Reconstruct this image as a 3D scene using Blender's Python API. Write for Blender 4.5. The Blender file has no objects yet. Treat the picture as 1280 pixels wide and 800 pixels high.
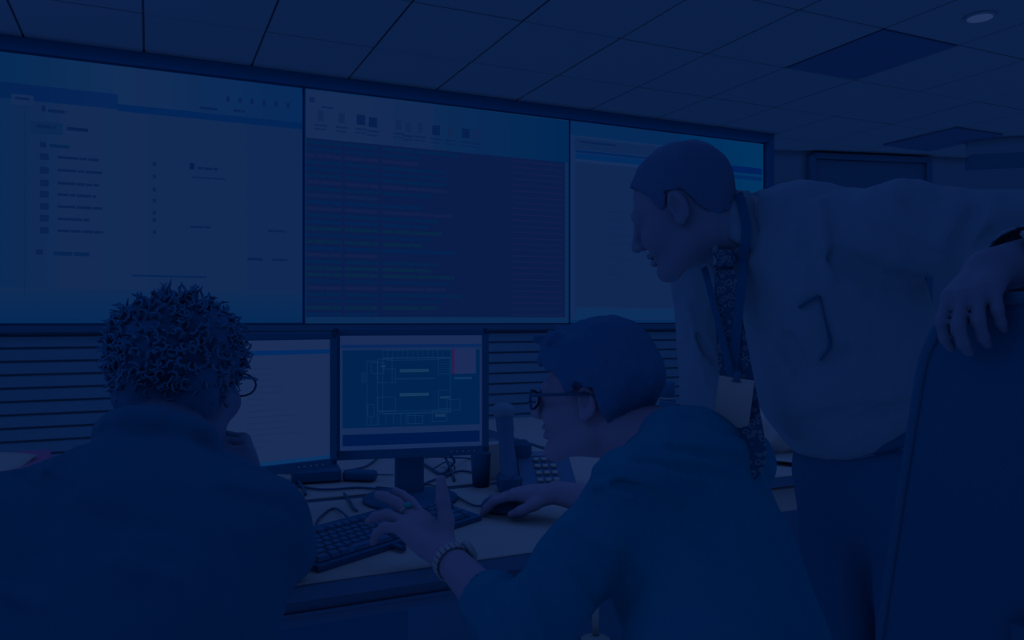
import bpy, bmesh, math, random
import numpy as np
from mathutils import Vector, Matrix
from mathutils.bvhtree import BVHTree

# ------------------------------------------------------------------ camera, world, exposure
S = bpy.context.scene
F = 982.0            # focal length in pixels of the 1280 px wide frame
EYE = 1.18           # lens height
cam_d = bpy.data.cameras.new('camera'); cam = bpy.data.objects.new('camera', cam_d)
S.collection.objects.link(cam); S.camera = cam
cam.location = (0, 0, EYE); cam.rotation_euler = (math.pi/2, 0, 0)
cam_d.sensor_width = 36.0; cam_d.lens = 36.0*F/1280.0; cam_d.clip_start = 0.02
S.view_settings.view_transform = 'Standard'; S.view_settings.look = 'None'
S.view_settings.gamma = 1.0; S.view_settings.exposure = -2.0
EXPO = 4.0           # undoes the exposure for surfaces that give off light

def lin(c):
    return tuple((v/255/12.92) if v/255 <= .04045 else ((v/255+.055)/1.055)**2.4 for v in c)
AMB = tuple(v/.85 for v in lin((26, 46, 87)))      # the blue light that fills the room
WORLD_GAIN = .60
LAMP_GAIN = 1.0
w = bpy.data.worlds.new('room_light'); S.world = w; w.use_nodes = True
bg = w.node_tree.nodes['Background']
bg.inputs[0].default_value = (AMB[0]/AMB[2], AMB[1]/AMB[2], 1, 1)
bg.inputs[1].default_value = AMB[2]*EXPO*WORLD_GAIN
# the room's many-times-scattered light is approximated (fast GI): walls and ceiling pass the ambient light on
S.cycles.use_fast_gi = True; S.cycles.fast_gi_method = 'REPLACE'
S.cycles.ao_bounces_render = 1; S.cycles.ao_bounces = 1
w.light_settings.distance = .08; w.light_settings.ao_factor = 1.0
def area(name, loc, size, power, rot=(0, 0, 0)):
    l = bpy.data.lights.new(name, 'AREA'); l.shape = 'RECTANGLE'; l.size, l.size_y = size
    l.energy = power*LAMP_GAIN; l.color = (AMB[0]/AMB[2], AMB[1]/AMB[2], 1)
    o = bpy.data.objects.new(name, l); S.collection.objects.link(o); o.location = loc; o.rotation_euler = rot
    return o
area('added_overhead_light', (-1.1, .3, 2.45), (1.0, 1.0), 4, Vector((2.0, 1.1, -1.3)).to_track_quat('-Z', 'Y').to_euler())  # key light added high at the left to shape the shirt
area('added_overhead_light', (0.5, 2.6, 2.56), (1.4, 1.4), 6)  # unseen overhead light added to brighten desks and upper surfaces
area('added_left_fill', (-2.9, 2.3, 1.9), (1.6, 1.4), 5, (math.radians(90), 0, math.radians(-100)))  # fill added out of view, standing in for the video wall's glow
area('added_ceiling_fill', (3.9, 1.0, .9), (1, 1), 9, (math.pi, 0, 0))  # upward fill added to brighten the ceiling at the right
area('added_overhead_light', (3.4, 1.2, 2.52), (1.2, 1.2), .8)  # weak overhead fill added out of view at the right

C = S.collection
D1 = Vector((.9074, .4204, 0)); D2 = Vector((-.4204, .9074, 0)); YAW = math.atan2(.4204, .9074)
CEIL = 2.60; HC = CEIL-EYE; WALL_D = 4.64
def W(s, d, z=0.0): return D1*s + D2*d + Vector((0, 0, z))
def P(px, py, dep): return Vector(((px-640)/F*dep, dep, EYE-(py-400)/F*dep))

# ------------------------------------------------------------------ materials
MATS = {}
def mat(name, rgb, rough=.6, spec=.2, noise=0, scale=40, bump=0, bscale=200, metal=0):
    if name in MATS: return MATS[name]
    m = bpy.data.materials.new(name); m.use_nodes = True; nt = m.node_tree
    b = nt.nodes['Principled BSDF']; t = lin(rgb)
    c = [min(.92, max(.004, t[i]/(AMB[i]*.71))) for i in range(3)]
    b.inputs['Base Color'].default_value = (*c, 1); b.inputs['Roughness'].default_value = rough
    b.inputs['Specular IOR Level'].default_value = spec; b.inputs['Metallic'].default_value = metal
    if noise:
        n = nt.nodes.new('ShaderNodeTexNoise'); n.inputs['Scale'].default_value = scale; n.inputs['Detail'].default_value = 4
        tc = nt.nodes.new('ShaderNodeTexCoord'); nt.links.new(tc.outputs['Object'], n.inputs['Vector'])
        r = nt.nodes.new('ShaderNodeMixRGB'); r.blend_type = 'MIX'
        r.inputs[1].default_value = (*[v*(1-noise) for v in c], 1); r.inputs[2].default_value = (*[min(.95, v*(1+noise)) for v in c], 1)
        nt.links.new(n.outputs['Fac'], r.inputs[0]); nt.links.new(r.outputs[0], b.inputs['Base Color'])
    if bump:
        n2 = nt.nodes.new('ShaderNodeTexNoise'); n2.inputs['Scale'].default_value = bscale; n2.inputs['Detail'].default_value = 3
        tc2 = nt.nodes.new('ShaderNodeTexCoord'); nt.links.new(tc2.outputs['Object'], n2.inputs['Vector'])
        bp = nt.nodes.new('ShaderNodeBump'); bp.inputs['Strength'].default_value = bump; bp.inputs['Distance'].default_value = .004
        nt.links.new(n2.outputs['Fac'], bp.inputs['Height']); nt.links.new(bp.outputs[0], b.inputs['Normal'])
    MATS[name] = m; return m
def lit(rgb):
    name = 'lit_%d_%d_%d' % tuple(rgb)
    if name in MATS: return MATS[name]
    m = bpy.data.materials.new(name); m.use_nodes = True; nt = m.node_tree
    for n in list(nt.nodes): nt.nodes.remove(n)
    e = nt.nodes.new('ShaderNodeEmission'); o = nt.nodes.new('ShaderNodeOutputMaterial')
    e.inputs[0].default_value = (*[v*EXPO for v in lin(rgb)], 1); e.inputs[1].default_value = 1
    nt.links.new(e.outputs[0], o.inputs[0]); MATS[name] = m; return m

BLACK = mat('matte_black_plastic', (1, 21, 61), .5, .25, .05, 60)
FRAME = mat('black_frame', (0, 22, 65), .6, .1)
CEILM = mat('ceiling_tile', (13, 35, 77), .9, .05, .05, 120, .25, 300)
CEILG = mat('ceiling_joint', (8, 29, 70), .9, .05)
VENT = mat('dark_ceiling_panel', (5, 25, 68), .8, .1, .05, 60)
WALLM = mat('grey_wall', (10, 31, 72), .9, .05, .05, 8)
SLATM = mat('slatwall_board', (9, 33, 78), .6, .15, .08, 30)
SLATG = mat('slatwall_groove', (6, 32, 82), .8, .05)
TRIM = mat('dark_trim', (3, 23, 63), .5, .2)
DOORM = mat('dark_door', (4, 24, 64), .5, .2, .05, 5)
FLOORM = mat('dark_carpet', (3, 23, 63), .95, .02, .1, 300)
DESKM = mat('pale_laminate', (23, 44, 84), .5, .2, .03, 15)
EDGE = mat('desk_edge', (5, 25, 67), .5, .2)
LEGW = mat('pale_metal', (20, 40, 82), .4, .3)
PAPER = mat('white_paper', (27, 47, 89), .8, .05)
CARD = mat('badge_card', (24, 43, 86), .4, .2)
RED = mat('red_cover', (26, 22, 66), .6, .2)
CABLE = mat('cable_black', (2, 21, 60), .5, .2)
CABLEG = mat('cable_pale', (14, 34, 76), .5, .2)
KEYM = mat('key_black', (3, 24, 66), .5, .25)
KEYL = mat('key_grey', (14, 35, 76), .5, .2)
PHONE = mat('phone_grey', (5, 25, 67), .5, .25)
PHONEH = mat('phone_light_grey', (11, 32, 74), .5, .25)
PKEY = mat('phone_key', (24, 44, 85), .5, .2)
SKIN1 = mat('skin_dark', (9, 26, 68), .5, .25, .06, 30, .15, 200)
SKIN2 = mat('skin_warm', (18, 31, 73), .5, .25, .05, 30, .1, 200)
SKIN3 = mat('skin_ruddy', (12, 28, 68), .5, .25, .06, 30, .1, 200)
HAIRB = mat('hair_black', (2, 23, 66), .6, .15, .1, 80, .4, 120)
HAIRC = mat('hair_curls', (3, 28, 74), .5, .2, .1, 80)
HAIRG = mat('hair_brown', (5, 23, 64), .6, .15, .12, 100, .4, 150)
JACKET = mat('jacket_black', (1, 22, 61), .7, .12, .05, 40, .2, 60)
HOODIE = mat('hoodie_teal', (0, 27, 69), .9, .05, .06, 120, .3, 250)
SHIRT = mat('shirt_pale', (11, 32, 73), .85, .06, .03, 60, .15, 120)
TROUS = mat('trousers_dark', (1, 21, 61), .8, .08, .05, 60, .2, 100)
SHOE = mat('shoe_black', (1, 20, 59), .4, .3)
CHAIRM = mat('chair_fabric_black', (1, 21, 61), .85, .06, .06, 200, .3, 300)
RIM = mat('chair_piping', (2, 23, 63), .7, .1)
STEEL = mat('watch_steel', (20, 38, 80), .25, .5)
TURQ = mat('ring_turquoise', (0, 52, 96), .3, .4)
GLASSF = mat('spectacle_frame_black', (0, 18, 56), .3, .3)
STRAP = mat('lanyard_black', (0, 19, 58), .7, .1)
CLEAR = bpy.data.materials.new('clear_lens'); CLEAR.use_nodes = True
_b = CLEAR.node_tree.nodes['Principled BSDF']; _b.inputs['Transmission Weight'].default_value = 1; _b.inputs['Roughness'].default_value = .02
_b.inputs['IOR'].default_value = 1.02; _b.inputs['Base Color'].default_value = (.95, .97, 1, 1)
# patterned tie: small rings woven on a dark ground
TIEM = mat('tie_dark_rings', (1, 21, 61), .6, .15)
_nt = TIEM.node_tree; _v = _nt.nodes.new('ShaderNodeTexVoronoi'); _v.inputs['Scale'].default_value = 90
_tc = _nt.nodes.new('ShaderNodeTexCoord'); _nt.links.new(_tc.outputs['Object'], _v.inputs['Vector'])
_r = _nt.nodes.new('ShaderNodeValToRGB'); _e = _r.color_ramp.elements
_t0 = [lin((1, 20, 60))[i]/AMB[i] for i in range(3)]; _t1 = [lin((12, 33, 75))[i]/AMB[i] for i in range(3)]
_e[0].position = .22; _e[0].color = (*_t0, 1); _e[1].position = .52; _e[1].color = (*_t0, 1)
_m = _e.new(.32); _m.color = (*_t1, 1); _m2 = _e.new(.42); _m2.color = (*_t1, 1)
_nt.links.new(_v.outputs['Distance'], _r.inputs[0]); _nt.links.new(_r.outputs[0], _nt.nodes['Principled BSDF'].inputs['Base Color'])

# ------------------------------------------------------------------ object helpers
def tag(o, label=None, cat=None, group=None, kind=None):
    if label: o['label'] = label
    if cat: o['category'] = cat
    if group: o['group'] = group
    if kind: o['kind'] = kind
    return o
def link(name, me, parent=None):
    o = bpy.data.objects.new(name, me); C.objects.link(o)
    if parent is not None: o.parent = parent
    return o
def empty(name, loc, rz=0, parent=None):
    o = link(name, None, parent); o.location = loc; o.rotation_euler = (0, 0, rz); o.empty_display_size = .1
    return o
class MB:
    """collects shapes into ONE mesh"""
    def __init__(s): s.bm = bmesh.new(); s.mats = []
    def mi(s, m):
        if m not in s.mats: s.mats.append(m)
        return s.mats.index(m)
    def box(s, c, size, rot=None, bev=0, m=None, seg=1):
        r = bmesh.ops.create_cube(s.bm, size=1); vs = r['verts']
        M = Matrix.Translation(Vector(c)) @ (rot.to_4x4() if rot is not None else Matrix.Identity(4)) @ Matrix.Diagonal((*size, 1))
        bmesh.ops.transform(s.bm, matrix=M, verts=vs)
        fs = {f for v in vs for f in v.link_faces}
        if bev:
            es = {e for v in vs for e in v.link_edges}
            rr = bmesh.ops.bevel(s.bm, geom=list(es), offset=bev, segments=seg, affect='EDGES', profile=.5)
            fs = set(rr['faces']) | {f for f in fs if f.is_valid}
        if m is not None:
            i = s.mi(m)
            for f in fs: f.material_index = i
        return s
    def quad(s, pts, m=None):
        f = s.bm.faces.new([s.bm.verts.new(p) for p in pts])
        if m is not None: f.material_index = s.mi(m)
        return s
    def tube(s, pts, r, n=8, smooth=True, flat=1.0, up=None):
        pts = [Vector(p) for p in pts]; rr = r if isinstance(r, (list, tuple)) else [r]*len(pts)
        rings = []; prev = None
        for i, p in enumerate(pts):
            t = (pts[min(i+1, len(pts)-1)]-pts[max(i-1, 0)]).normalized()
            a = prev if prev is not None else (Vector((0, 0, 1)) if abs(t.z) < .9 else Vector((1, 0, 0)))
            if up is not None: a = Vector(up)
            u = (a - t*a.dot(t)).normalized(); v = t.cross(u); prev = u
            rings.append([s.bm.verts.new(p + (u*math.cos(k*2*math.pi/n)*flat + v*math.sin(k*2*math.pi/n))*rr[i]) for k in range(n)])
        for a, b in zip(rings, rings[1:]):
            for k in range(n):
                f = s.bm.faces.new((a[k], a[(k+1) % n], b[(k+1) % n], b[k])); f.smooth = smooth
        s.bm.faces.new(rings[0][::-1]); s.bm.faces.new(rings[-1])
        return s
    def lathe(s, prof, c=(0, 0, 0), n=24, smooth=True):
        c = Vector(c); rings = []
        for r, z in prof: rings.append([s.bm.verts.new(c+Vector((r*math.cos(k*2*math.pi/n), r*math.sin(k*2*math.pi/n), z))) for k in range(n)])
        for a, b in zip(rings, rings[1:]):
            for k in range(n):
                f = s.bm.faces.new((a[k], a[(k+1) % n], b[(k+1) % n], b[k])); f.smooth = smooth
        s.bm.faces.new(rings[0][::-1]); s.bm.faces.new(rings[-1]); return s
    def build(s, name, m=None, parent=None):
        bmesh.ops.recalc_face_normals(s.bm, faces=s.bm.faces) if s.bm.faces else None
        me = bpy.data.meshes.new(name); s.bm.to_mesh(me); s.bm.free()
        for mm in (s.mats or [m]): me.materials.append(mm)
        return link(name, me, parent)
def spline(pts, n=8):
    pts = [Vector(p) for p in pts]; out = []
    q = [pts[0]*2-pts[1]] + pts + [pts[-1]*2-pts[-2]]
    for i in range(1, len(q)-2):
        for k in range(n):
            t = k/n
            out.append(.5*((2*q[i]) + (q[i+1]-q[i-1])*t + (2*q[i-1]-5*q[i]+4*q[i+1]-q[i+2])*t*t + (3*q[i]-q[i-1]-3*q[i+1]+q[i+2])*t**3))
    out.append(pts[-1]); return out
def dup_tree(o, parent=None):
    c = o.copy(); C.objects.link(c)
    if parent is not None: c.parent = parent
    for ch in [x for x in bpy.data.objects if x.parent == o]: dup_tree(ch, c)
    return c
RZ = Matrix.Rotation(YAW, 3, 'Z')

# ------------------------------------------------------------------ signed-distance modelling (people, cloth, soft things)
class SDF:
    def __init__(s): s.ops = []; s.post = []
    def cap(s, a, b, ra, rb=None, k=.01, op='u'):
        a = np.array(a, float); b = np.array(b, float); rb = ra if rb is None else rb
        ba = b-a; L2 = max(1e-9, ba@ba)
        def f(p):
            t = np.clip(((p-a)@ba)/L2, 0, 1)
            return np.linalg.norm(p-a-t[:, None]*ba, axis=1) - (ra+(rb-ra)*t)
        s.ops.append((f, (a+b)/2, np.linalg.norm(ba)/2+max(ra, rb), k, op)); return s
    def chain(s, pts, rs, k=.01, op='u'):
        for i in range(len(pts)-1): s.cap(pts[i], pts[i+1], rs[i], rs[i+1], k if i == 0 else min(k, .02), op)
        return s
    def ell(s, c, r, R=None, k=.01, op='u'):
        c = np.array(c, float); r = np.array(r, float); R = np.eye(3) if R is None else np.array(R, float)
        def f(p):
            q = (p-c)@R; k0 = np.linalg.norm(q/r, axis=1); k1 = np.linalg.norm(q/(r*r), axis=1)
            return k0*(k0-1)/np.maximum(k1, 1e-6)
        s.ops.append((f, c, float(r.max()), k, op)); return s
    def rbox(s, c, h, rad, R=None, k=.01, op='u', taper=0):
        c = np.array(c, float); h = np.array(h, float)-rad; R = np.eye(3) if R is None else np.array(R, float)
        def f(p):
            q = (p-c)@R
            if taper: q = q.copy(); q[:, 0] = q[:, 0]*(1+taper*np.clip(q[:, 2]/h[2], -1, 1))
            q = np.abs(q)-h
            return np.linalg.norm(np.maximum(q, 0), axis=1)+np.minimum(q.max(axis=1), 0)-rad
        s.ops.append((f, c, float(np.linalg.norm(h))*1.2+rad, k, op)); return s
    def __call__(s, p):
        d = np.full(len(p), 9., float)
        for f, c, R, k, op in s.ops:
            lb = np.linalg.norm(p-c, axis=1)-R
            m = (lb < d+k) if op == 'u' else (lb < k-d)
            if not m.any(): continue
            v = f(p[m]); dm = d[m]
            if op == 'u':
                h = np.maximum(k-np.abs(dm-v), 0)/k; d[m] = np.minimum(dm, v)-h*h*k*.25
            elif op == 's':
                v = -v; h = np.maximum(k-np.abs(dm-v), 0)/k; d[m] = np.maximum(dm, v)+h*h*k*.25
        for g in s.post:
            d = g(p, d)
        return d
def trig_noise(seed, freq, n=10, aniso=(1, 1, 1)):
    rs = np.random.RandomState(seed); K = rs.normal(size=(n, 3)); K /= np.linalg.norm(K, axis=1)[:, None]
    K = K*(freq*rs.uniform(.6, 1.5, size=(n, 1)))*np.array(aniso); ph = rs.uniform(0, 6.28, n)
    def f(p): return np.sin(p@K.T+ph).sum(axis=1)/math.sqrt(n)
    return f
def polygonise(sd, lo, hi, h):
    lo = np.array(lo, float); B = 8
    n = (np.ceil((np.array(hi)-lo)/h).astype(int)//B+1)*B+1
    nb = (n-1)//B
    g = np.stack(np.meshgrid(*[np.arange(v) for v in nb], indexing='ij'), -1).reshape(-1, 3)
    dc = sd(lo+(g*B+B/2)*h)
    act = np.abs(dc) < B*h*.9*1.6
    Fv = np.full(n, 1., np.float32)
    cs = dc.reshape(nb)
    big = np.repeat(np.repeat(np.repeat(np.where(cs < 0, -1., 1.), B, 0), B, 1), B, 2)
    Fv[:-1, :-1, :-1] = big
    off = np.stack(np.meshgrid(*[np.arange(B+1)]*3, indexing='ij'), -1).reshape(-1, 3)
    ga = g[act]*B
    for i in range(0, len(ga), 1200):
        idx = (ga[i:i+1200, None, :]+off[None]).reshape(-1, 3)
        v = sd(lo+idx*h); Fv[idx[:, 0], idx[:, 1], idx[:, 2]] = v
    ins = Fv < 0
    cnt = np.zeros(n-1, np.int8)
    for a in (0, 1):
        for b in (0, 1):
            for c in (0, 1): cnt += ins[a:n[0]-1+a, b:n[1]-1+b, c:n[2]-1+c]
    cells = np.argwhere((cnt > 0) & (cnt < 8))
    vid = np.full(n-1, -1, np.int32); vid[cells[:, 0], cells[:, 1], cells[:, 2]] = np.arange(len(cells))
    acc = np.zeros((len(cells), 3)); num = np.zeros(len(cells))
    for ax in range(3):
        o1, o2 = [x for x in range(3) if x != ax]
        for a in (0, 1):
            for b in (0, 1):
                q = cells.copy(); q[:, o1] += a; q[:, o2] += b; r = q.copy(); r[:, ax] += 1
                f0 = Fv[q[:, 0], q[:, 1], q[:, 2]]; f1 = Fv[r[:, 0], r[:, 1], r[:, 2]]
                m = (f0 < 0) != (f1 < 0); t = np.where(m, f0/np.where(m, f0-f1, 1), 0)
                pt = q.astype(float); pt[:, ax] += t
                acc[m] += pt[m]; num[m] += 1
    V = lo+(acc/num[:, None])*h
    quads = []
    for ax in range(3):
        o1, o2 = (ax+1) % 3, (ax+2) % 3
        sl0 = [slice(None)]*3; sl1 = [slice(None)]*3; sl0[ax] = slice(0, -1); sl1[ax] = slice(1, None)
        e = np.argwhere(ins[tuple(sl0)] != ins[tuple(sl1)])
        e = e[(e[:, o1] > 0) & (e[:, o2] > 0) & (e[:, o1] < n[o1]-1) & (e[:, o2] < n[o2]-1)]
        if not len(e): continue
        def vv(d1, d2):
            q = e.copy(); q[:, o1] -= d1; q[:, o2] -= d2; return vid[q[:, 0], q[:, 1], q[:, 2]]
        Q = np.stack([vv(1, 1), vv(0, 1), vv(0, 0), vv(1, 0)], 1)
        flip = ~ins[e[:, 0], e[:, 1], e[:, 2]]
        Q[flip] = Q[flip][:, ::-1]; quads.append(Q)
    Q = np.concatenate(quads); Q = Q[(Q >= 0).all(axis=1)]
    return V, Q
def smesh(name, sd, lo, hi, h, m, parent=None, world_parent=True):
    V, Q = polygonise(sd, lo, hi, h)
    off = np.zeros(3)
    if parent is not None and world_parent: off = np.array(parent.location)
    V = V-off
    me = bpy.data.meshes.new(name); me.vertices.add(len(V)); me.vertices.foreach_set('co', V.astype(np.float32).ravel())
    me.loops.add(len(Q)*4); me.loops.foreach_set('vertex_index', Q.astype(np.int32).ravel())
    me.polygons.add(len(Q)); me.polygons.foreach_set('loop_start', np.arange(0, len(Q)*4, 4, dtype=np.int32))
    me.polygons.foreach_set('loop_total', np.full(len(Q), 4, np.int32))
    me.update(calc_edges=True); me.validate(); me.polygons.foreach_set('use_smooth', np.ones(len(me.polygons), bool))
    me.materials.append(m); return link(name, me, parent)
def frame(fwd, up=(0, 0, 1)):
    f = Vector(fwd).normalized(); u = Vector(up); u = (u-f*u.dot(f)).normalized(); r = f.cross(u)
    return np.array([[r.x, f.x, u.x], [r.y, f.y, u.y], [r.z, f.z, u.z]])     # columns right, forward, up
def loc(o, R, v): return np.array(o)+R@np.array(v, float)

# ------------------------------------------------------------------ room shell
fl = MB().box((0, 0, -.03), (14, 14, .06), m=None).build('floor', FLOORM); fl.location = (1, 3, 0); tag(fl, kind='structure')
ce = MB().box((1.9, 1.95, .04), (10.4, 5.38, .06)).build('ceiling', CEILG); ce.location = (0, 0, CEIL); ce.rotation_euler = (0, 0, YAW); tag(ce, kind='structure')
TS, TD = .545, .653; tile = None; random.seed(3)
ext = MB().box((4.8, 6.8, .04), (10, 4.3, .06)).build('ceiling', CEILG); ext.location = (0, 0, CEIL); ext.rotation_euler = (0, 0, YAW); tag(ext, kind='structure')
def put_tile(i, j, par):
    global tile
    if tile is None:
        tile = MB().box((0, 0, .006), (TS-.009, TD-.009, .012), bev=.003).build('ceiling_tile', CEILM, par)
        t = tile
    else:
        t = tile.copy(); C.objects.link(t); t.parent = par
    t.location = (3.25+(i+.5)*TS, 2.71+(j+.5)*TD, -.003+random.uniform(-.0012, .0012)); return t
for j in range(-3, 3):
    for i in range(-10, 8):
        if (i, j) == (0, 0): continue
        if j == 2 and i > 2: continue
        put_tile(i, j, ce)
for j in range(3, 8):
    for i in range(2, 12): put_tile(i, j, ext)
for j in range(0, 3):
    for i in range(8, 12): put_tile(i, j, ext)
for i in range(3, 8): put_tile(i, 2, ext)
# return-air panel and downlight in the ceiling
vp = MB().box((0, 0, .004), (TS-.02, TD-.02, .02), bev=.003).build('ceiling_vent', VENT)
vp.location = W(3.25+TS/2, 2.71+TD/2, CEIL-.0005); vp.rotation_euler = (0, 0, YAW)
tag(vp, 'dark square ceiling panel set in the tile grid, nearer one left of the round downlight', 'vent')
vp2 = vp.copy(); C.objects.link(vp2); vp2.location = Vector((3.36, 6.15, CEIL-.012)); tag(vp2, 'dark ceiling panel far back above the door wall, at the right', 'vent')
dl = empty('downlight', Vector((2.18, 3.66, CEIL-.004)))
tag(dl, 'small round recessed downlight glowing in the ceiling at upper right', 'light')
MB().lathe([(.054, -.010), (.066, -.006), (.068, .002), (.054, .002)]).build('trim_ring', CEILM, dl)
MB().lathe([(.053, -.012), (.053, -.002)]).build('lamp_disc', lit((34, 54, 97)), dl)

wb = MB().box((1.7, .07, CEIL/2), (5.3, .08, CEIL)).build('wall_back', SLATG)
wb.location = W(0, WALL_D); wb.rotation_euler = (0, 0, YAW); tag(wb, kind='structure')
# slatwall boards under the screens
sl = None; PITCH = .0675
for k in range(16):
    z = 1.100-k*PITCH
    if sl is None:
        b = MB(); h = PITCH-.008
        prof = [(-.012, -h/2), (-.018, -h/2+.004), (-.018, h/2-.006), (-.010, h/2), (.03, h/2), (.03, -h/2)]
        L = [b.bm.verts.new((-.93, y, zz)) for y, zz in prof]; R_ = [b.bm.verts.new((4.30, y, zz)) for y, zz in prof]
        for i in range(6): b.bm.faces.new((L[i], L[(i+1) % 6], R_[(i+1) % 6], R_[i]))
        b.bm.faces.new(L); b.bm.faces.new(R_[::-1]); sl = b.build('slat', SLATM, wb); o = sl
    else:
        o = sl.copy(); C.objects.link(o); o.parent = wb
    o.location = (0, .028, z-h/2)
t1 = MB().box((1.7, 0, 2.5665), (5.25, .10, .066), bev=.004).build('trim_1', FRAME); t1.location = W(0, WALL_D); t1.rotation_euler = (0, 0, YAW); tag(t1, kind='structure')
t2 = MB().box((1.7, -.005, 1.135), (5.25, .09, .034), bev=.004).build('trim_2', TRIM); t2.location = W(0, WALL_D); t2.rotation_euler = (0, 0, YAW); tag(t2, kind='structure')
t3 = MB().box((4.305, .0, 1.30), (.045, .11, 2.60), bev=.004).build('trim_3', FRAME); t3.location = W(0, WALL_D); t3.rotation_euler = (0, 0, YAW); tag(t3, kind='structure')

# wall beyond the video wall, with a dark door and a header
A = Vector((2.0, 6.52, 0)); B_ = Vector((6.6, 7.35, 0)); dv = (B_-A).normalized(); wy = math.atan2(dv.y, dv.x)
wr = MB().box((2.4, .06, CEIL/2), (5.2, .1, CEIL)).build('wall_right', WALLM); wr.location = A; wr.rotation_euler = (0, 0, wy); tag(wr, kind='structure')
def wx(px):   # distance along that wall for a picture column
    t = (px-640)/F; return (A.x-t*A.y)/(t*dv.y-dv.x)
x0, x1 = wx(1008), wx(1160)
d = empty('door_1', A+dv*((x0+x1)/2), wy); tag(d, kind='structure'); hw = (x1-x0)/2
MB().box((0, -.01, 1.28), (hw*2-.10, .05, 2.50), bev=.005).build('door_leaf', DOORM, d)
fr = MB(); fr.box((-hw+.03, -.02, 1.28), (.05, .09, 2.56), bev=.004); fr.box((hw-.03, -.02, 1.28), (.05, .09, 2.56), bev=.004); fr.box((0, -.02, 2.555), (hw*2-.08, .09, .05), bev=.004)
fr.build('door_frame', TRIM, d)
q = empty('door_handle', (-hw+.16, -.06, 1.02), 0, d) if False else MB().tube([(-hw+.14, -.03, 1.02), (-hw+.14, -.08, 1.02), (-hw+.24, -.08, 1.02)], .009).build('door_handle', STEEL, d)
t4 = MB().box((0, 0, 0), (2.4, .12, .10), bev=.006).build('trim_4', TRIM); t4.location = Vector((4.75, 5.9, 2.42)); t4.rotation_euler = (0, 0, math.radians(-14)); tag(t4, kind='structure')
t5 = MB().box((0, 0, 0), (2.4, .10, .16), bev=.006).build('trim_5', WALLM); t5.location = Vector((4.75, 5.9, 2.52)); t5.rotation_euler = (0, 0, math.radians(-14)); tag(t5, kind='structure')
t6 = MB().box((wx(982), -.012, 1.30), (wx(998)-wx(966), .03, 2.0), bev=.004).build('trim_6', WALLM); t6.location = A; t6.rotation_euler = (0, 0, wy); tag(t6, kind='structure')

# ------------------------------------------------------------------ video wall: three big screens side by side
def wall_s(px):
    t = (px-640)/F; return WALL_D*(.9074*t+.4204)/(.9074-.4203*t)
def wall_z(px, py):
    s = wall_s(px); return EYE-(py-400)/F*(.4203*s+.9074*WALL_D)
class Screen:
    def __init__(s): s.b = MB(); s.r = []
    def rect(s, x0, z0, x1, z1, c, ly=1):
        y = -.0007*ly; s.b.quad([(x0, y, z0), (x1, y, z0), (x1, y, z1), (x0, y, z1)], lit(c))
    def grad(s, x0, z0, x1, z1, c0, c1, n, ly=1, horiz=True):
        for i in range(n):
            c = tuple(int(round(c0[k]+(c1[k]-c0[k])*(i+.5)/n)) for k in range(3))
            if horiz: s.rect(x0+(x1-x0)*i/n, z0, x0+(x1-x0)*(i+1)/n, z1, c, ly)
            else: s.rect(x0, z0+(z1-z0)*i/n, x1, z0+(z1-z0)*(i+1)/n, c, ly)
ZB, ZT = 1.154, 2.532
S0, S1, S2, S3 = -.936, wall_s(380), wall_s(712), wall_s(955)
def unit(s0, s1, label):
    e = empty('video_display', W(s0, WALL_D, 0), YAW); tag(e, label, 'screen', 'screens of the video wall')
    w_ = s1-s0
    MB().box((w_/2, .035, (ZB+ZT)/2), (w_-.004, .06, ZT-ZB)).build('housing', FRAME, e)
    e['w'] = w_; return e
def R(sc, s0, px0, px1, a, b_, c, ly=1):     # a,b = picture points giving top and bottom
    sc.rect(wall_s(px0)-s0, wall_z(*b_), wall_s(px1)-s0, wall_z(*a), c, ly)
rnd = random.Random(11)
def words(sc, x0, x1, z, h, c, ly=3):
    x = x0
    while x < x1:
        wd = rnd.uniform(1.2, 5)*h*1.6; e = min(x+wd, x1); sc.rect(x, z-h/2, e, z+h/2, c, ly); x = e+h*.35
# left unit: a web form
e = unit(S0, S1, 'leftmost wall screen showing a pale web page with a list of short rows'); sc = Screen(); Wd = S1-S0
sc.grad(.01, ZB+.01, Wd*.30, ZT-.01, (4, 40, 86), (17, 43, 85), 26, 1); sc.grad(Wd*.30, ZB+.01, Wd-.01, ZT-.01, (20, 44, 85), (16, 42, 85), 12, 1)
zt = wall_z(0, 122); zt2 = wall_z(0, 102)
sc.grad(.01, zt, Wd*.5, ZT-.01, (0, 42, 86), (18, 46, 88), 24, 2); sc.grad(Wd*.5, zt, Wd-.01, ZT-.01, (18, 44, 87), (6, 42, 90), 24, 2)
sc.grad(.01, zt, Wd*.45, zt2, (2, 34, 82), (6, 36, 86), 5, 3); sc.rect(Wd*.45, wall_z(380, 162), Wd-.01, wall_z(380, 154), (2, 36, 86), 3)
sc.grad(.01, ZB+.01, Wd-.01, wall_z(200, 362), (5, 42, 87), (15, 43, 86), 14, 2, False)
R(sc, S0, 14, 42, (14, 117), (14, 130), (18, 44, 86), 4); R(sc, S0, 19, 37, (19, 121), (19, 124), (8, 32, 76), 5)
R(sc, S0, 30, 31.2, (30, 140), (30, 370), (12, 38, 80), 4)
R(sc, S0, 38, 79, (38, 151), (38, 166), (10, 40, 82), 4)
tx = (8, 32, 76)
def row(px0, px1, y, h, c=tx): words(sc, wall_s(px0)-S0, wall_s(px1)-S0, wall_z((px0+px1)/2, y), h, c, 5)
row(46, 70, 158.5, .014); row(84, 110, 162, .018, (8, 30, 74)); row(60, 84, 139.5, .016); row(52, 57, 136, .03)
row(50, 58, 181, .028); row(62, 87, 183, .018, (4, 36, 78))
ys = [197, 213, 229, 243, 258, 273, 288]
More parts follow.
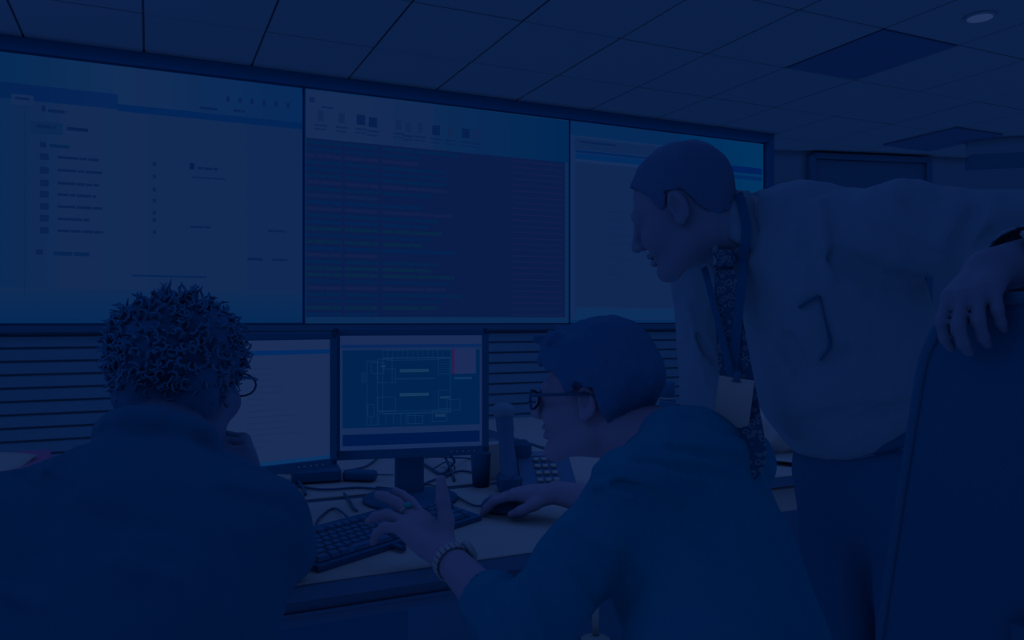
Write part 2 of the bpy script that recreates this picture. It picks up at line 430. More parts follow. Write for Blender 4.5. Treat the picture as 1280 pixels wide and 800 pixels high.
for i, (y, x1_) in enumerate(zip(ys, [124, 128, 124, 120, 128, 112, 130])):
    row(50, 61, y+(0 if i else -1), .034, (9, 33, 77)); row(72, x1_, y+1.5, .014)
    row(191, 195, y+8 if i < 5 else y+2, .020)
row(45, 54, 315, .026); row(67, 112, 317.5, .02, (6, 34, 78)); row(237, 243, 208, .034, (4, 28, 74)); row(247, 272, 211, .014); row(240, 282, 223, .008)
row(238, 264, 284, .010); row(335, 356, 289, .012); row(309, 328, 324, .016); row(340, 360, 325, .012)
sc.rect(wall_s(165)-S0, wall_z(165, 345.5), wall_s(258)-S0, wall_z(165, 343.5), (4, 34, 80), 5)
for k in range(6): row(283+k*15, 287+k*15, 124+k*1.6, .03, (8, 32, 78))
row(250, 272, 136, .014); row(292, 306, 139, .014)
sc.b.build('screen', None, e)
# middle unit: ribbon and colour-coded log lines
e = unit(S1, S2, 'middle wall screen showing a dark log window with rows of coloured text'); sc = Screen(); Wd = S2-S1
zr = wall_z(382, 172)
sc.rect(.008, ZB+.006, Wd-.008, ZT-.008, (10, 44, 86), 1)
sc.grad(.012, zr, Wd*.45, ZT-.014, (22, 44, 86), (17, 43, 86), 12, 2); sc.grad(Wd*.45, zr, Wd-.012, ZT-.014, (12, 42, 86), (0, 40, 85), 20, 2)
for x, y in [(401, 145), (427, 148), (451, 150), (466, 153), (498, 156), (510, 159), (525, 160), (545, 163), (563, 165), (582, 167), (595, 169)]:
    a = wall_s(x)-S1; z = wall_z(x, y); q = .017 if x not in (451, 466, 545, 582) else .026
    sc.rect(a-q, z-.03, a+q, z+.03, (14, 38, 80) if q < .02 else (5, 30, 75), 4)
    words(sc, a-.035, a+.035, z-.055, .010, (9, 34, 78), 4); words(sc, a-.035, a+.03, z-.078, .010, (11, 36, 80), 4)
words(sc, .03, .06, wall_z(384, 124), .03, (10, 34, 78), 4); words(sc, .10, .17, wall_z(404, 134), .01, (9, 33, 78), 4)
zb = wall_z(382, 396)
sc.rect(.012, zb, wall_s(706)-S1, zr, (9, 29, 72), 3)
N = 27; cols = [(3, 35, 76), (4, 33, 77), (17, 32, 74), (2, 36, 75), (3, 34, 79), (12, 33, 76)]
pat = [0, 1, 2, 0, 1, 0, 2, 0, 5, 4, 2, 0, 4, 'g', 1, 'g', 4, 2, 0, 'g', 'g', 1, 2, 0, 1, 'g', 4]
for i in range(N):
    z = zr-(zr-zb)*(i+.6)/N; c = cols[pat[i]] if pat[i] != 'g' else (7, 38, 69); hh = .020
    for a, b_ in ((382.5, 427), (431, 473)): words(sc, wall_s(a)-S1, wall_s(b_)-S1, z, hh, c, 4)
    if i % 9 != 8: words(sc, wall_s(478)-S1, wall_s(rnd.uniform(522, 575))-S1, z, hh, c, 4)
    words(sc, wall_s(640)-S1, wall_s(703)-S1, z, .009, (17, 31, 74), 4)
sc.b.build('screen', None, e)
# right unit: pale window
e = unit(S2, S3, 'rightmost wall screen showing a pale window behind the standing man'); sc = Screen(); Wd = S3-S2
sc.rect(.008, ZB+.006, Wd-.008, ZT-.008, (6, 42, 88), 1)
sc.grad(wall_s(850)-S2, ZB+.006, Wd-.008, ZT-.008, (0, 46, 92), (0, 52, 97), 4, 2)
R(sc, S2, 713, 852, (718, 169), (718, 400), (17, 44, 88), 2)
R(sc, S2, 718, 852, (718, 172), (718, 186), (14, 40, 84), 3); R(sc, S2, 719, 900, (718, 187), (718, 190), (2, 34, 86), 4)
R(sc, S2, 719, 900, (718, 191), (718, 198), (2, 42, 92), 4); R(sc, S2, 719, 900, (718, 199), (718, 201), (22, 46, 90), 4)
R(sc, S2, 719, 846, (718, 203), (718, 384), (16, 40, 82), 4); R(sc, S2, 719, 852, (718, 386), (718, 399), (12, 46, 90), 4)
for k in range(4): row_z = wall_z(730, 178)-k*.0; words(sc, wall_s(724)-S2, wall_s(770)-S2, wall_z(724, 177), .014, (8, 32, 78), 5)
for k in range(9): words(sc, wall_s(756)-S2, wall_s(rnd.uniform(775, 792))-S2, wall_z(724, 262+k*10), .006, (13, 37, 80), 5)
R(sc, S2, 905, 952, (905, 206), (905, 214), (0, 30, 88), 5); R(sc, S2, 905, 952, (905, 217), (905, 222), (0, 38, 90), 5)
sc.b.build('screen', None, e)

# ------------------------------------------------------------------ desks
def slab(b, s0, s1, d0, d1, z0, z1, bev=.004, m=None):
    b.box(((s0+s1)/2, (d0+d1)/2, (z0+z1)/2), (s1-s0, d1-d0, z1-z0), bev=bev, m=m)
def desk(name, s0, s1, d0, d1, label, legs, apron=True, fascia=None):
    e = empty(name, W((s0+s1)/2, (d0+d1)/2), YAW); tag(e, label, 'desk'); a, c = (s1-s0)/2, (d1-d0)/2
    b = MB(); slab(b, -a, a, -c, c, .708, .735, .003, EDGE); b.build('desk_edge', EDGE, e)
    b = MB(); slab(b, -a+.002, a-.002, -c+.002, c-.002, .735, .740, .002); b.build('tabletop', DESKM, e)
    if apron:
        b = MB(); slab(b, -a+.02, a-.02, -c+.03, -c+.05, .655, .707); b.build('apron', EDGE, e)
        b = MB(); slab(b, -a+.02, a-.02, -c+.022, -c+.03, .676, .682, .001); b.build('apron_rail', PHONE, e)
    if fascia:
        b = MB(); slab(b, -a+.02, a-.02, -c+.04, -c+.06, .625, .695); b.build('drawer_front', DESKM, e)
    for x, y in legs:
        b = MB(); b.tube([(x, y, .02), (x, y, .708)], .013, 12); b.lathe([(.001, .0), (.055, .0), (.055, .006), (.02, .02), (.001, .02)], (x, y, 0)); b.build('leg', LEGW, e)
    return e
desk('workstation_desk', -1.75, 1.22, 1.34, 1.925, 'long pale desk with dark edge under the keyboard and the two seated men', [(-1.3, .2)])
wd = MB().box((-.45, 0, .36), (2.6, .02, .69), bev=.003).build('modesty_panel', FRAME); wd.parent = [o for o in bpy.data.objects if o.name == 'workstation_desk'][0]; wd.location = (0, .25, 0)
desk('monitor_shelf_desk', -1.75, 1.22, 1.965, 2.62, 'pale rear desk carrying the two monitors, cables and telephone', [(-1.3, .2)], apron=False)
desk('side_desk', 1.25, 3.3, 1.69, 3.2, 'pale desk behind the tie of the standing man, with papers on it', [(-.78, .05), (.8, .5)], apron=False, fascia=True)

# ------------------------------------------------------------------ monitors
def monitor(loc_, yaw, zs, label):
    """zs = height of the screen's lower edge over the desk"""
    e = empty('monitor', loc_, yaw); tag(e, label, 'monitor', 'desk monitors'); w_, h_ = .338, .270; bz = .017
    b = MB(); zc = zs+h_/2
    b.box((-(w_+bz)/2, 0, zc), (bz, .035, h_+2*bz), bev=.003); b.box(((w_+bz)/2, 0, zc), (bz, .035, h_+2*bz), bev=.003)
    b.box((0, 0, zs-bz*.6), (w_+2*bz, .035, bz*1.3), bev=.003); b.box((0, 0, zs+h_+bz/2), (w_+2*bz, .035, bz), bev=.003)
    b.build('bezel', BLACK, e)
    MB().box((0, .028, zc), (w_+.01, .035, h_+.01), bev=.008).build('back_housing', BLACK, e)
    b = MB(); b.box((0, .055, (zs+.06)/2), (.07, .03, zs+.06), bev=.005); b.box((0, .05, zs+.08), (.10, .03, .10), bev=.005); b.build('stand', BLACK, e)
    b = MB(); b.lathe([(.001, .0), (.115, .0), (.115, .008), (.05, .016), (.001, .017)], (0, .03, 0), 28); b.build('base', BLACK, e)
    b = MB()
    for k in range(5): b.box((w_/2-.02-k*.014, -.0185, zs-bz*.6), (.005, .002, .004))
    b.build('button', KEYL, e)
    return e, zs, w_, h_
e, zs, w_, h_ = monitor(Vector((-.241, 1.89, .741)), math.atan2(.08, .328), .873-.741, 'right desk monitor showing a floor plan drawing on a dark blue field')
for o in [x for x in bpy.data.objects if x.parent == e]: pass
sc = Screen()
def U(px): return (px-425)/176*w_-w_/2
def V(py): return zs+h_-(py-419)/142*h_
def r2(a, b_, c, d_, col, ly): sc.rect(U(a), V(d_), U(c), V(b_), col, ly)
r2(425, 419, 601, 561, (22, 44, 88), 1); r2(426, 420, 600, 430, (25, 45, 88), 2); r2(426, 430, 600, 434, (8, 38, 90), 2); r2(426, 434, 600, 437, (20, 44, 90), 2)
r2(428, 437, 598, 533, (0, 35, 79), 3); r2(428, 541, 598, 555, (0, 24, 72), 3); r2(562, 436, 566, 468, (40, 30, 78), 4); r2(566, 436, 593, 468, (28, 44, 90), 4); r2(565, 472, 588, 475, (12, 52, 92), 4)
ln = (13, 50, 92)
def box_o(a, b_, c, d_, t=.7, col=ln):
    r2(a, b_, c, b_+t, col, 5); r2(a, d_-t, c, d_, col, 5); r2(a, b_, a+t, d_, col, 5); r2(c-t, b_, c, d_, col, 5)
box_o(476, 437, 561, 447); box_o(476, 447, 561, 517); box_o(545, 448, 560, 468); box_o(545, 488, 561, 512); box_o(457, 450, 470, 530); box_o(470, 448, 488, 478)
box_o(470, 495, 492, 513); box_o(462, 452, 478, 466); box_o(472, 513, 560, 516); box_o(505, 519, 526, 530); box_o(537, 514, 556, 528); box_o(556, 500, 573, 514); box_o(480, 447, 545, 450)
box_o(476, 460, 492, 478); box_o(458, 504, 466, 520); box_o(491, 472, 540, 474, .6)
for k in range(12): r2(482+k*6.2, 437, 482.6+k*6.2, 446, ln, 5)
for k in range(6): r2(547, 452+k*3, 560, 452.5+k*3, ln, 5)
for k in range(7): r2(462+k*9, 517, 462.6+k*9, 530, ln, 5)
for y in (461, 491): r2(497, y, 533, y+4, (20, 56, 92), 6)
r2(547, 496, 560, 499, (18, 52, 90), 6); r2(541, 518, 554, 522, (18, 52, 90), 6); r2(474, 456, 480, 458, (22, 54, 96), 6); r2(450, 464, 456, 478, (4, 42, 84), 4)
s_ = sc.b.build('screen', None, e); s_.location = (0, -.0135, 0)
e, zs, w_, h_ = monitor(Vector((-.555, 1.687, .741)), math.atan2(.206, .268), .866-.741, 'left desk monitor showing a nearly blank white window beside the curly-haired man')
sc = Screen(); x0_, x1_ = -w_/2, w_/2
sc.rect(x0_, zs, x1_, zs+h_, (27, 46, 87), 1); sc.rect(x0_, zs+h_-.032, x1_, zs+h_-.022, (2, 42, 96), 2); sc.rect(x0_, zs, x1_, zs+.009, (10, 50, 98), 2)
for k in range(14): words(sc, -.02, -.02+rnd.uniform(.03, .12), zs+h_-.06-k*.013, .0025, (24, 43, 85), 2)
s_ = sc.b.build('screen', None, e); s_.location = (0, -.0135, 0)

# ------------------------------------------------------------------ keyboard
kb = empty('keyboard', Vector((-.339, 1.368, .741)), math.radians(53)); tag(kb, 'black keyboard lying on the pale desk under the raised hand', 'keyboard')
b = MB(); L, D = .448, .165
pr = [(-.004, .0), (-.004, .010), (.03, .014), (D, .028), (D+.004, .0)]
Lv = [b.bm.verts.new((0, y, z)) for y, z in pr]; Rv = [b.bm.verts.new((L, y, z)) for y, z in pr]
for i in range(5): b.bm.faces.new((Lv[i], Lv[(i+1) % 5], Rv[(i+1) % 5], Rv[i]))
b.bm.faces.new(Lv); b.bm.faces.new(Rv[::-1]); b.build('keyboard_body', BLACK, kb)
key = None; tilt = math.atan2(.014, D-.03)
rows = [(0, [1.5, 1.2, 1.2, 5.8, 1.2, 1.2, 1.2, 1.5, .3, 1, 1, 1, .3, 2, 1]), (1, [2.2]+[1]*10+[2.7, 1.3, 1, 1.3, 1, 1, 1]), (2, [1.7]+[1]*11+[2.2, 3.6-1.3+.4-.2, 1, 1, 1, 1][:1]+[2.6, 1, 1, 1]), (3, [1.5]+[1]*12+[1.5, .3, 1, 1, 1, .3, 1, 1, 1, 1]), (4, [1]*13+[2, .3, 1, 1, 1, .3, 1, 1, 1, 1]), (5, [1, .6]+[1]*4+[.4]+[1]*4+[.4]+[1]*4+[.3, 1, 1, 1])]
for rI, ws in rows:
    tot = sum(ws); x = .008; un = (L-.016)/max(tot, 22.2); yy = .016+rI*.0205+(.006 if rI == 5 else 0)
    gaps = {(0, .3), (3, .3), (4, .3), (5, .3), (5, .6), (5, .4), (1, 1.3), (2, 2.6)}
    for q in ws:
        if (rI, q) not in gaps and x+q*un < L-.004:
            if key is None:
                bb = MB(); v = [bb.bm.verts.new(p) for p in ((-.5, -.5, 0), (.5, -.5, 0), (.5, .5, 0), (-.5, .5, 0), (-.38, -.34, 1), (.38, -.34, 1), (.38, .40, 1), (-.38, .40, 1))]
                for f in ((0, 1, 5, 4), (1, 2, 6, 5), (2, 3, 7, 6), (3, 0, 4, 7), (4, 5, 6, 7)): bb.bm.faces.new([v[i] for i in f])
                key = bb.build('key', KEYM, kb); o = key
            else: o = key.copy(); C.objects.link(o); o.parent = kb
            o.location = (x+q*un/2, yy, .0125+(yy-.0)*.105); o.scale = (q*un-.0015, .0180, .0075); o.rotation_euler = (tilt, 0, 0)
        x += q*un

# mouse and mat
ms = empty('computer_mouse', P(628, 640, 1.80)*1, math.radians(60)); ms.location.z = .741; tag(ms, 'black computer mouse under the right hand of the man in the teal hoodie', 'mouse')
sd = SDF(); o_ = np.array(ms.location); sd.ell(o_+[0, 0, .010], (.031, .054, .028), k=.01)
Rm = np.array(Matrix.Rotation(math.radians(60), 3, 'Z')); sd = SDF(); sd.ell(o_+[0, 0, .008], (.031, .055, .029), Rm)
sd.post.append(lambda p, d: np.maximum(d, .7415-p[:, 2]))
x_ = smesh('mouse_shell', sd, o_-.07, o_+.07, .003, BLACK, ms); 
x_.matrix_parent_inverse = Matrix.Rotation(-math.radians(60), 4, 'Z')
MB().tube([(0, .02, .0365), (0, .034, .031)], .004, 8).build('scroll_wheel', KEYL, ms)

# ------------------------------------------------------------------ telephone
ph = empty('desk_telephone', P(682, 608, 2.05), math.radians(8)); ph.location.z = .741; tag(ph, 'dark desk telephone with pale keypad and upright handset on its left', 'telephone')
b = MB(); pr = [(-.07, 0), (-.07, .015), (.05, .085), (.075, .085), (.085, 0)]
Lv = [b.bm.verts.new((-.075, y, z)) for y, z in pr]; Rv = [b.bm.verts.new((.07, y, z)) for y, z in pr]
for i in range(5): b.bm.faces.new((Lv[i], Lv[(i+1) % 5], Rv[(i+1) % 5], Rv[i]))
b.bm.faces.new(Lv); b.bm.faces.new(Rv[::-1]); bmesh.ops.bevel(b.bm, geom=list(b.bm.edges), offset=.004, affect='EDGES', segments=2); b.build('telephone_body', PHONE, ph)
ang = math.atan2(.07, .12); pk = None
for i in range(3):
    for j in range(4):
        if pk is None: pk = MB().box((0, 0, .003), (.015, .012, .007), bev=.002).build('phone_key', PKEY, ph); o = pk
        else: o = pk.copy(); C.objects.link(o); o.parent = ph
        t = .2+j*.19; o.location = (-.022+i*.021, -.07+.12*t, .0155+.07*t); o.rotation_euler = (ang, 0, 0)
MB().box((.0, .0455, .082), (.07, .02, .004), rot=Matrix.Rotation(ang, 3, 'X'), bev=.001).build('display', PHONEH, ph)
b = MB(); b.tube(spline([(-.098, -.03, .025), (-.100, .0, .09), (-.102, .03, .15), (-.104, .05, .195)], 5), [.028]*5+[.026]*5+[.029]*5+[.030], 12, flat=.8); b.build('handset', PHONE, ph)
b = MB(); b.lathe([(.001, 0), (.026, 0), (.031, .012), (.028, .024), (.014, .032), (.001, .033)]); o = b.build('earpiece', PHONEH, ph); o.location = (-.104, .05, .186); o.rotation_euler = (.35, 0, 0)
b = MB(); b.box((-.098, -.02, .022), (.06, .07, .044), bev=.008); b.box((-.06, .05, .07), (.06, .04, .10), bev=.012); b.build('cradle', BLACK, ph)
MB().tube(spline([(-.098, -.05, .012), (-.12, -.075, .006), (-.06, -.09, .006), (-.02, -.072, .008)], 6), .004, 6).build('coiled_cord', CABLE, ph)

# pen cup, papers, bottle, bag, folder
cu = MB().lathe([(.001, 0), (.022, 0), (.027, .085), (.0275, .087), (.024, .087), (.020, .01), (.001, .01)]).build('pen_cup', BLACK)
cu.location = P(601, 600, 2.08); cu.location.z = .741; tag(cu, 'dark tapered cup standing between the right monitor and the telephone', 'cup')
cb = MB(); cb.box((0, 0, .05), (.004, .07, .10)); cb = cb.build('white_card', PAPER); cb.location = P(616, 598, 2.16); cb.location.z = .741; cb.rotation_euler = (0, .12, math.radians(-60)); tag(cb, 'narrow white card standing between the dark cup and the telephone handset', 'card')
def sheet(name, pts, label, m, cat='paper', th=.0015, sag=0):
    c = sum((Vector(p) for p in pts), Vector())/4; b = MB(); lo_, up_ = [], []
    n = 6
    def bil(u, v):
        p = Vector(pts[0])*(1-u)*(1-v)+Vector(pts[1])*u*(1-v)+Vector(pts[2])*u*v+Vector(pts[3])*(1-u)*v
        p.z += sag*math.sin(u*3.1)*math.sin(v*2.5); return p-c
    g = [[b.bm.verts.new(bil(i/n, j/n)) for j in range(n+1)] for i in range(n+1)]; g2 = [[b.bm.verts.new(bil(i/n, j/n)-Vector((0, 0, th))) for j in range(n+1)] for i in range(n+1)]
    for i in range(n):
        for j in range(n):
            f = b.bm.faces.new((g[i][j], g[i+1][j], g[i+1][j+1], g[i][j+1])); f.smooth = True
            b.bm.faces.new((g2[i][j], g2[i][j+1], g2[i+1][j+1], g2[i+1][j]))
    for i in range(n):
        b.bm.faces.new((g[i][0], g2[i][0], g2[i+1][0], g[i+1][0])); b.bm.faces.new((g[i][n], g[i+1][n], g2[i+1][n], g2[i][n]))
        b.bm.faces.new((g[0][i], g[0][i+1], g2[0][i+1], g2[0][i])); b.bm.faces.new((g[n][i], g2[n][i], g2[n][i+1], g[n][i+1]))
    o = b.build(name, m); o.location = c; return tag(o, label, cat)
def dz(px, py, z=.742): dep = (EYE-z)*F/(py-400); return Vector(((px-640)/F*dep, dep, z))
sheet('paper_sheet', [dz(700, 612), dz(760, 606), dz(752, 568), dz(702, 570)], 'white sheet of paper on the desk right of the telephone', PAPER, sag=.004)
def sheet2(*a, **k): return sheet(*a, **k)
b = MB(); b.lathe([(.001, 0), (.028, 0), (.030, .02), (.030, .13), (.028, .145), (.001, .145)]); bo = empty('drink_bottle', Vector((.575, 2.9, .741)))
tag(bo, 'dark bottle with pale neck band standing behind the hooded man', 'bottle'); b.build('bottle_body', BLACK, bo)
b = MB(); b.lathe([(.001, .146), (.026, .146), (.026, .156), (.001, .156)]); b.build('neck_band', KEYL, bo)
b = MB(); b.lathe([(.001, .157), (.027, .157), (.027, .205), (.022, .212), (.001, .212)]); b.build('bottle_cap', BLACK, bo)
# pile of papers behind the sleeve
for k, (a, c_, z) in enumerate([((868, 545), (1010, 552), .80), ((862, 530), (960, 540), .815), ((866, 520), (915, 530), .83)]): pass
pp = MB(); 
for k in range(9): pp.box((.01*math.sin(k*2.1), .008*math.cos(k*1.7), .003+k*.0065), (.30, .215, .005), rot=Matrix.Rotation(.12*math.sin(k*1.3), 3, 'Z'))
pp = pp.build('paper_stack', PAPER); pp.location = (.80, 3.0, .741); pp.rotation_euler = (0, 0, .5); tag(pp, 'loose stack of white papers on the side desk behind the tie', 'papers')
# crumpled white bag
bo_ = np.array((.845, 2.45, .80)); sd = SDF(); sd.ell(bo_+[0, 0, .03], (.075, .06, .075), k=.03); sd.ell(bo_+[.05, 0, -.01], (.06, .05, .06), k=.03); sd.ell(bo_+[-.055, 0, .06], (.03, .03, .035), k=.03); sd.ell(bo_+[-.06, 0, .0], (.03, .03, .03), k=.03)
nz = trig_noise(5, 55); sd.post.append(lambda p, d: np.maximum(d+.005*np.abs(nz(p)), .742-p[:, 2]))
bag = smesh('plastic_bag', sd, bo_-.15, bo_+.16, .005, PAPER); bag.location = bo_-bo_; tag(bag, 'crumpled pale plastic bag standing on the side desk beside the badge', 'bag')
sheet('clear_folder', [dz(938, 572, .755), dz(1010, 580, .755), dz(1010, 562, .78), dz(940, 556, .77)], 'shiny pale plastic folder lying on the side desk', LEGW, 'folder', sag=.012)
sheet('black_folder', [dz(960, 566, .748), dz(1012, 588, .748), dz(1030, 574, .75), dz(985, 556, .75)], 'black folder lying open on the side desk before the bag', BLACK, 'folder', th=.006)
# books and paper at far left
rb = MB().box((0, 0, .042), (.25, .32, .084), bev=.004).build('red_binder', RED); rb.location = (-1.30, 1.96, .741); rb.rotation_euler = (0, 0, .5); tag(rb, 'dull red binder lying on the rear desk at the far left', 'binder')
sheet('white_folder', [P(-70, 608, 1.72), P(0, 604, 1.76), P(46, 568, 2.02), P(-25, 566, 2.02)], 'white folder lying on the red binder at the far left', PAPER, 'folder', th=.004, sag=.006)

# ------------------------------------------------------------------ cables on the desk
def cable(pts, r, label, m=CABLE, z=.742):
    q = [Vector(p) for p in pts]
    for v in q: v.z = max(v.z, z+r)
    o = MB().tube(spline(q, 8), r, 6).build('cable', m); return tag(o, label, 'cable')
cable([dz(445, 672, .744), dz(446, 660, .765), dz(420, 637), dz(400, 648), dz(394, 662), dz(396, 668)], .0025, 'thin black cable looping on the desk left of the keyboard')
cable([dz(606, 634), dz(590, 632), dz(568, 620), dz(552, 612), dz(530, 606), dz(500, 612), dz(470, 610)], .0025, 'black mouse cable running left from the mouse past the keyboard')
cable([dz(350, 604), dz(400, 613), dz(450, 611), dz(505, 614), dz(540, 602), dz(575, 590), dz(606, 596)], .003, 'black cable crossing the desk in front of both monitor stands')
cable([dz(430, 590), dz(455, 585), dz(470, 575), dz(478, 566), dz(484, 556)], .003, 'black cable curving up behind the right monitor stand at its left')
cable([dz(432, 600), dz(450, 598), dz(462, 594), dz(492, 594)], .002, 'short pale cable lying left of the right monitor stand', CABLEG)
cable([dz(527, 574), dz(545, 571, .77), dz(570, 572, .77), dz(585, 574), dz(600, 577)], .0025, 'black cable drooping right of the right monitor stand')
cable([dz(527, 580), dz(540, 588), dz(552, 594), dz(562, 586), dz(568, 576, .765), dz(560, 566, .79)], .004, 'thick black cable forming a knot right of the monitor stand')
cable([dz(553, 560, .80), dz(558, 575, .76), dz(565, 592), dz(568, 602)], .004, 'black cable hanging down from the right monitor')
cable([dz(540, 588), dz(556, 578, .765), dz(566, 580, .765), dz(568, 590), dz(556, 598)], .002, 'thin black cable coiled in the knot by the monitor stand')
cable([dz(331, 588), dz(350, 592), dz(372, 592), dz(392, 586)], .0025, 'black cable lying under the left monitor')
cable([dz(358, 584, .765), dz(368, 596, .755), dz(378, 610), dz(382, 620)], .004, 'black cable dropping off the left monitor to the desk gap')
cable([dz(373, 600), dz(362, 612), dz(350, 618)], .003, 'short black cable beside the jacket shoulder')
cable([dz(505, 690), dz(488, 684), dz(474, 680), dz(466, 676)], .006, 'dark pen-like cable end lying under the raised hand')
cable([dz(430, 618), dz(436, 626), dz(441, 636), dz(446, 640)], .003, 'short black cable crossing the desk left of the raised hand')
pb = MB().box((0, 0, .018), (.13, .09, .036), bev=.006).build('power_adapter', BLACK); pb.location = dz(395, 600); pb.location.z = .741; pb.rotation_euler = (0, 0, .3); tag(pb, 'black box-shaped adapter under the left monitor edge', 'adapter')
pb2 = MB().box((0, 0, .014), (.09, .045, .028), bev=.01, seg=3).build('cable_hub', BLACK); pb2.location = dz(450, 600); pb2.location.z = .741; pb2.rotation_euler = (0, 0, -.2); tag(pb2, 'small rounded black hub between the two monitor stands', 'hub')

# ------------------------------------------------------------------ people
def nv(v): v = np.array(v, float); return v/np.linalg.norm(v)
def frame_up(up, fwd):      # exact up, forward made square to it
    u = nv(up); f = np.array(fwd, float); f = nv(f-u*(f@u)); r = np.cross(f, u); return np.stack([r, f, u], 1)
def A3(p): return np.array(p, float)
def head(sd, o, R, neck, k=1.0, nr=.055, ears=True):
    """skull, face, jaw, nose, lips, eyes and ears in the head's own frame (x right, y forward, z up)"""
    L = lambda x, y, z: loc(o, R, (x*k, y*k, z*k))
    sd.chain([L(0, -.025, -.055), neck], [nr, nr*1.08], k=.02)
    sd.ell(L(0, -.015, .035), A3((.074, .096, .082))*k, R, k=.03)
    sd.ell(L(0, .03, -.03), A3((.060, .062, .078))*k, R, k=.03)
    sd.cap(L(-.045, .0, -.062), L(-.018, .072, -.098), .020*k, .017*k, k=.02); sd.cap(L(.045, .0, -.062), L(.018, .072, -.098), .020*k, .017*k, k=.02)
    sd.cap(L(-.012, .078, -.098), L(.012, .078, -.098), .018*k, k=.015)
    sd.ell(L(-.034, .066, -.028), A3((.026, .024, .024))*k, R, k=.02); sd.ell(L(.034, .066, -.028), A3((.026, .024, .024))*k, R, k=.02)
    sd.cap(L(-.034, .079, .022), L(.034, .079, .022), .013*k, k=.018)
    for s_ in (-1, 1): sd.ell(L(s_*.032, .101, .004), A3((.016, .014, .011))*k, R, k=.012, op='s')
    for s_ in (-1, 1): sd.ell(L(s_*.031, .079, .003), A3((.0125,)*3)*k, R, k=.003)
    for s_ in (-1, 1): sd.cap(L(s_*.020, .090, .0085), L(s_*.042, .085, .0085), .0035*k, k=.006)
    sd.cap(L(0, .090, .012), L(0, .112, -.026), .0075*k, .0115*k, k=.012)
    for s_ in (-1, 1): sd.ell(L(s_*.012, .101, -.030), A3((.009, .011, .008))*k, R, k=.006)
    for s_ in (-1, 1): sd.ell(L(s_*.006, .108, -.039), A3((.0035, .005, .004))*k, R, k=.003, op='s')
    sd.cap(L(-.019, .088, -.056), L(0, .097, -.054), .004*k, .0050*k, k=.006); sd.cap(L(.019, .088, -.056), L(0, .097, -.054), .004*k, .0050*k, k=.006)
    sd.cap(L(-.017, .087, -.068), L(0, .095, -.070), .004*k, .0058*k, k=.006); sd.cap(L(.017, .087, -.068), L(0, .095, -.070), .004*k, .0058*k, k=.006)
    sd.cap(L(-.020, .099, -.0615), L(.020, .099, -.0615), .0018*k, k=.003, op='s')
    if ears:
        for s_ in (-1, 1):
            sd.ell(L(s_*.078, -.006, .0), A3((.009, .018, .031))*k, R, k=.008)
            sd.ell(L(s_*.086, -.002, .004), A3((.009, .010, .019))*k, R, k=.003, op='s')
            sd.cap(L(s_*.076, .006, -.024), L(s_*.077, .002, -.031), .0065*k, k=.006)
def hand(sd, wrist, fwd, up, side, curls, spread=(0.16, .04, -.05, -.16), thumb=None, k=1.0, wr=.024):
    """palm, four separate unequal fingers and a thumb; side=+1 puts the thumb at fwd x up"""
    R = frame(Vector(fwd), Vector(up)); L = lambda x, y, z: loc(wrist, R, (x*side*k, y*k, z*k))
    xs = (.029, .010, -.010, -.028); ys = (.088, .092, .087, .077); r0 = (.0098, .0102, .0096, .0086)
    seg = ((.043, .026, .020), (.047, .030, .021), (.043, .027, .020), (.034, .020, .018)); tips = []
    for x, y, r in zip(xs, ys, r0): sd.cap(L(x*.55, .0, 0), L(x, y, 0), wr*.62*k, (r+.003)*k, k=.012)
    sd.cap(L(-.012, .03, -.006), L(-.012, .065, -.006), .016*k, k=.014); sd.cap(L(.016, .03, -.008), L(.018, .06, -.006), .015*k, k=.014)
    for i in range(4):
        a = 0; p = A3((xs[i], ys[i], 0)); pts = [L(*p)]
        c = curls[i]
        for j, l in enumerate(seg[i]):
            a += c[j]; d = A3((math.sin(spread[i])*math.cos(a), math.cos(spread[i])*math.cos(a), -math.sin(a)))
            p = p+d*l; pts.append(L(*p))
        sd.chain(pts, [r0[i]*k, r0[i]*.95*k, r0[i]*.85*k, r0[i]*.72*k], k=.004); tips.append(pts)
    if thumb is None: thumb = [(.048, .030, -.014), (.066, .056, -.020), (.074, .082, -.022)]
    sd.chain([L(.018, .014, -.006)]+[L(*t) for t in thumb], [.015*k, .0125*k, .0108*k, .0088*k], k=.008); return tips, L
def folds(seed, amp, freq, aniso=(1, 1, 1)):
    n1 = trig_noise(seed, freq, 8, aniso); n2 = trig_noise(seed+1, freq*2.3, 8, aniso)
    def f(p, d):
        m = np.abs(d) < .05
        if m.any():
            q = p[m]; v = n1(q); d = d.copy(); d[m] = d[m]+amp*(1.0-np.abs(v))*.8+amp*.3*n2(q)
        return d
    return f
def fold_lines(lines):      # creases: (a, b, width, depth) dips along segments; negative depth raises a ridge
    def f(p, d):
        d = d.copy()
        for a, b_, wd, dp in lines:
            a = A3(a); b_ = A3(b_); ba = b_-a; m = np.linalg.norm(p-(a+b_)/2, axis=1) < np.linalg.norm(ba)/2+wd*2.5
            if not m.any(): continue
            q = p[m]; t = np.clip(((q-a)@ba)/(ba@ba), 0, 1); r = np.linalg.norm(q-a-t[:, None]*ba, axis=1)
            d[m] += dp*np.exp(-(r/wd)**2)*np.clip(np.sin(np.pi*np.clip(t, .03, .97))**.5, 0, 1)
        return d
    return f
def trace(sd, px, py):
    d_ = nv(P(px, py, 1)-Vector((0, 0, EYE))); t = .55
    for _ in range(60):
        v = float(sd(A3((0, 0, EYE))[None]+d_[None]*t)[0]); t += max(v*.8, -.01)
        if abs(v) < 5e-4 or t > 2.6: break
    return A3((0, 0, EYE))+d_*t
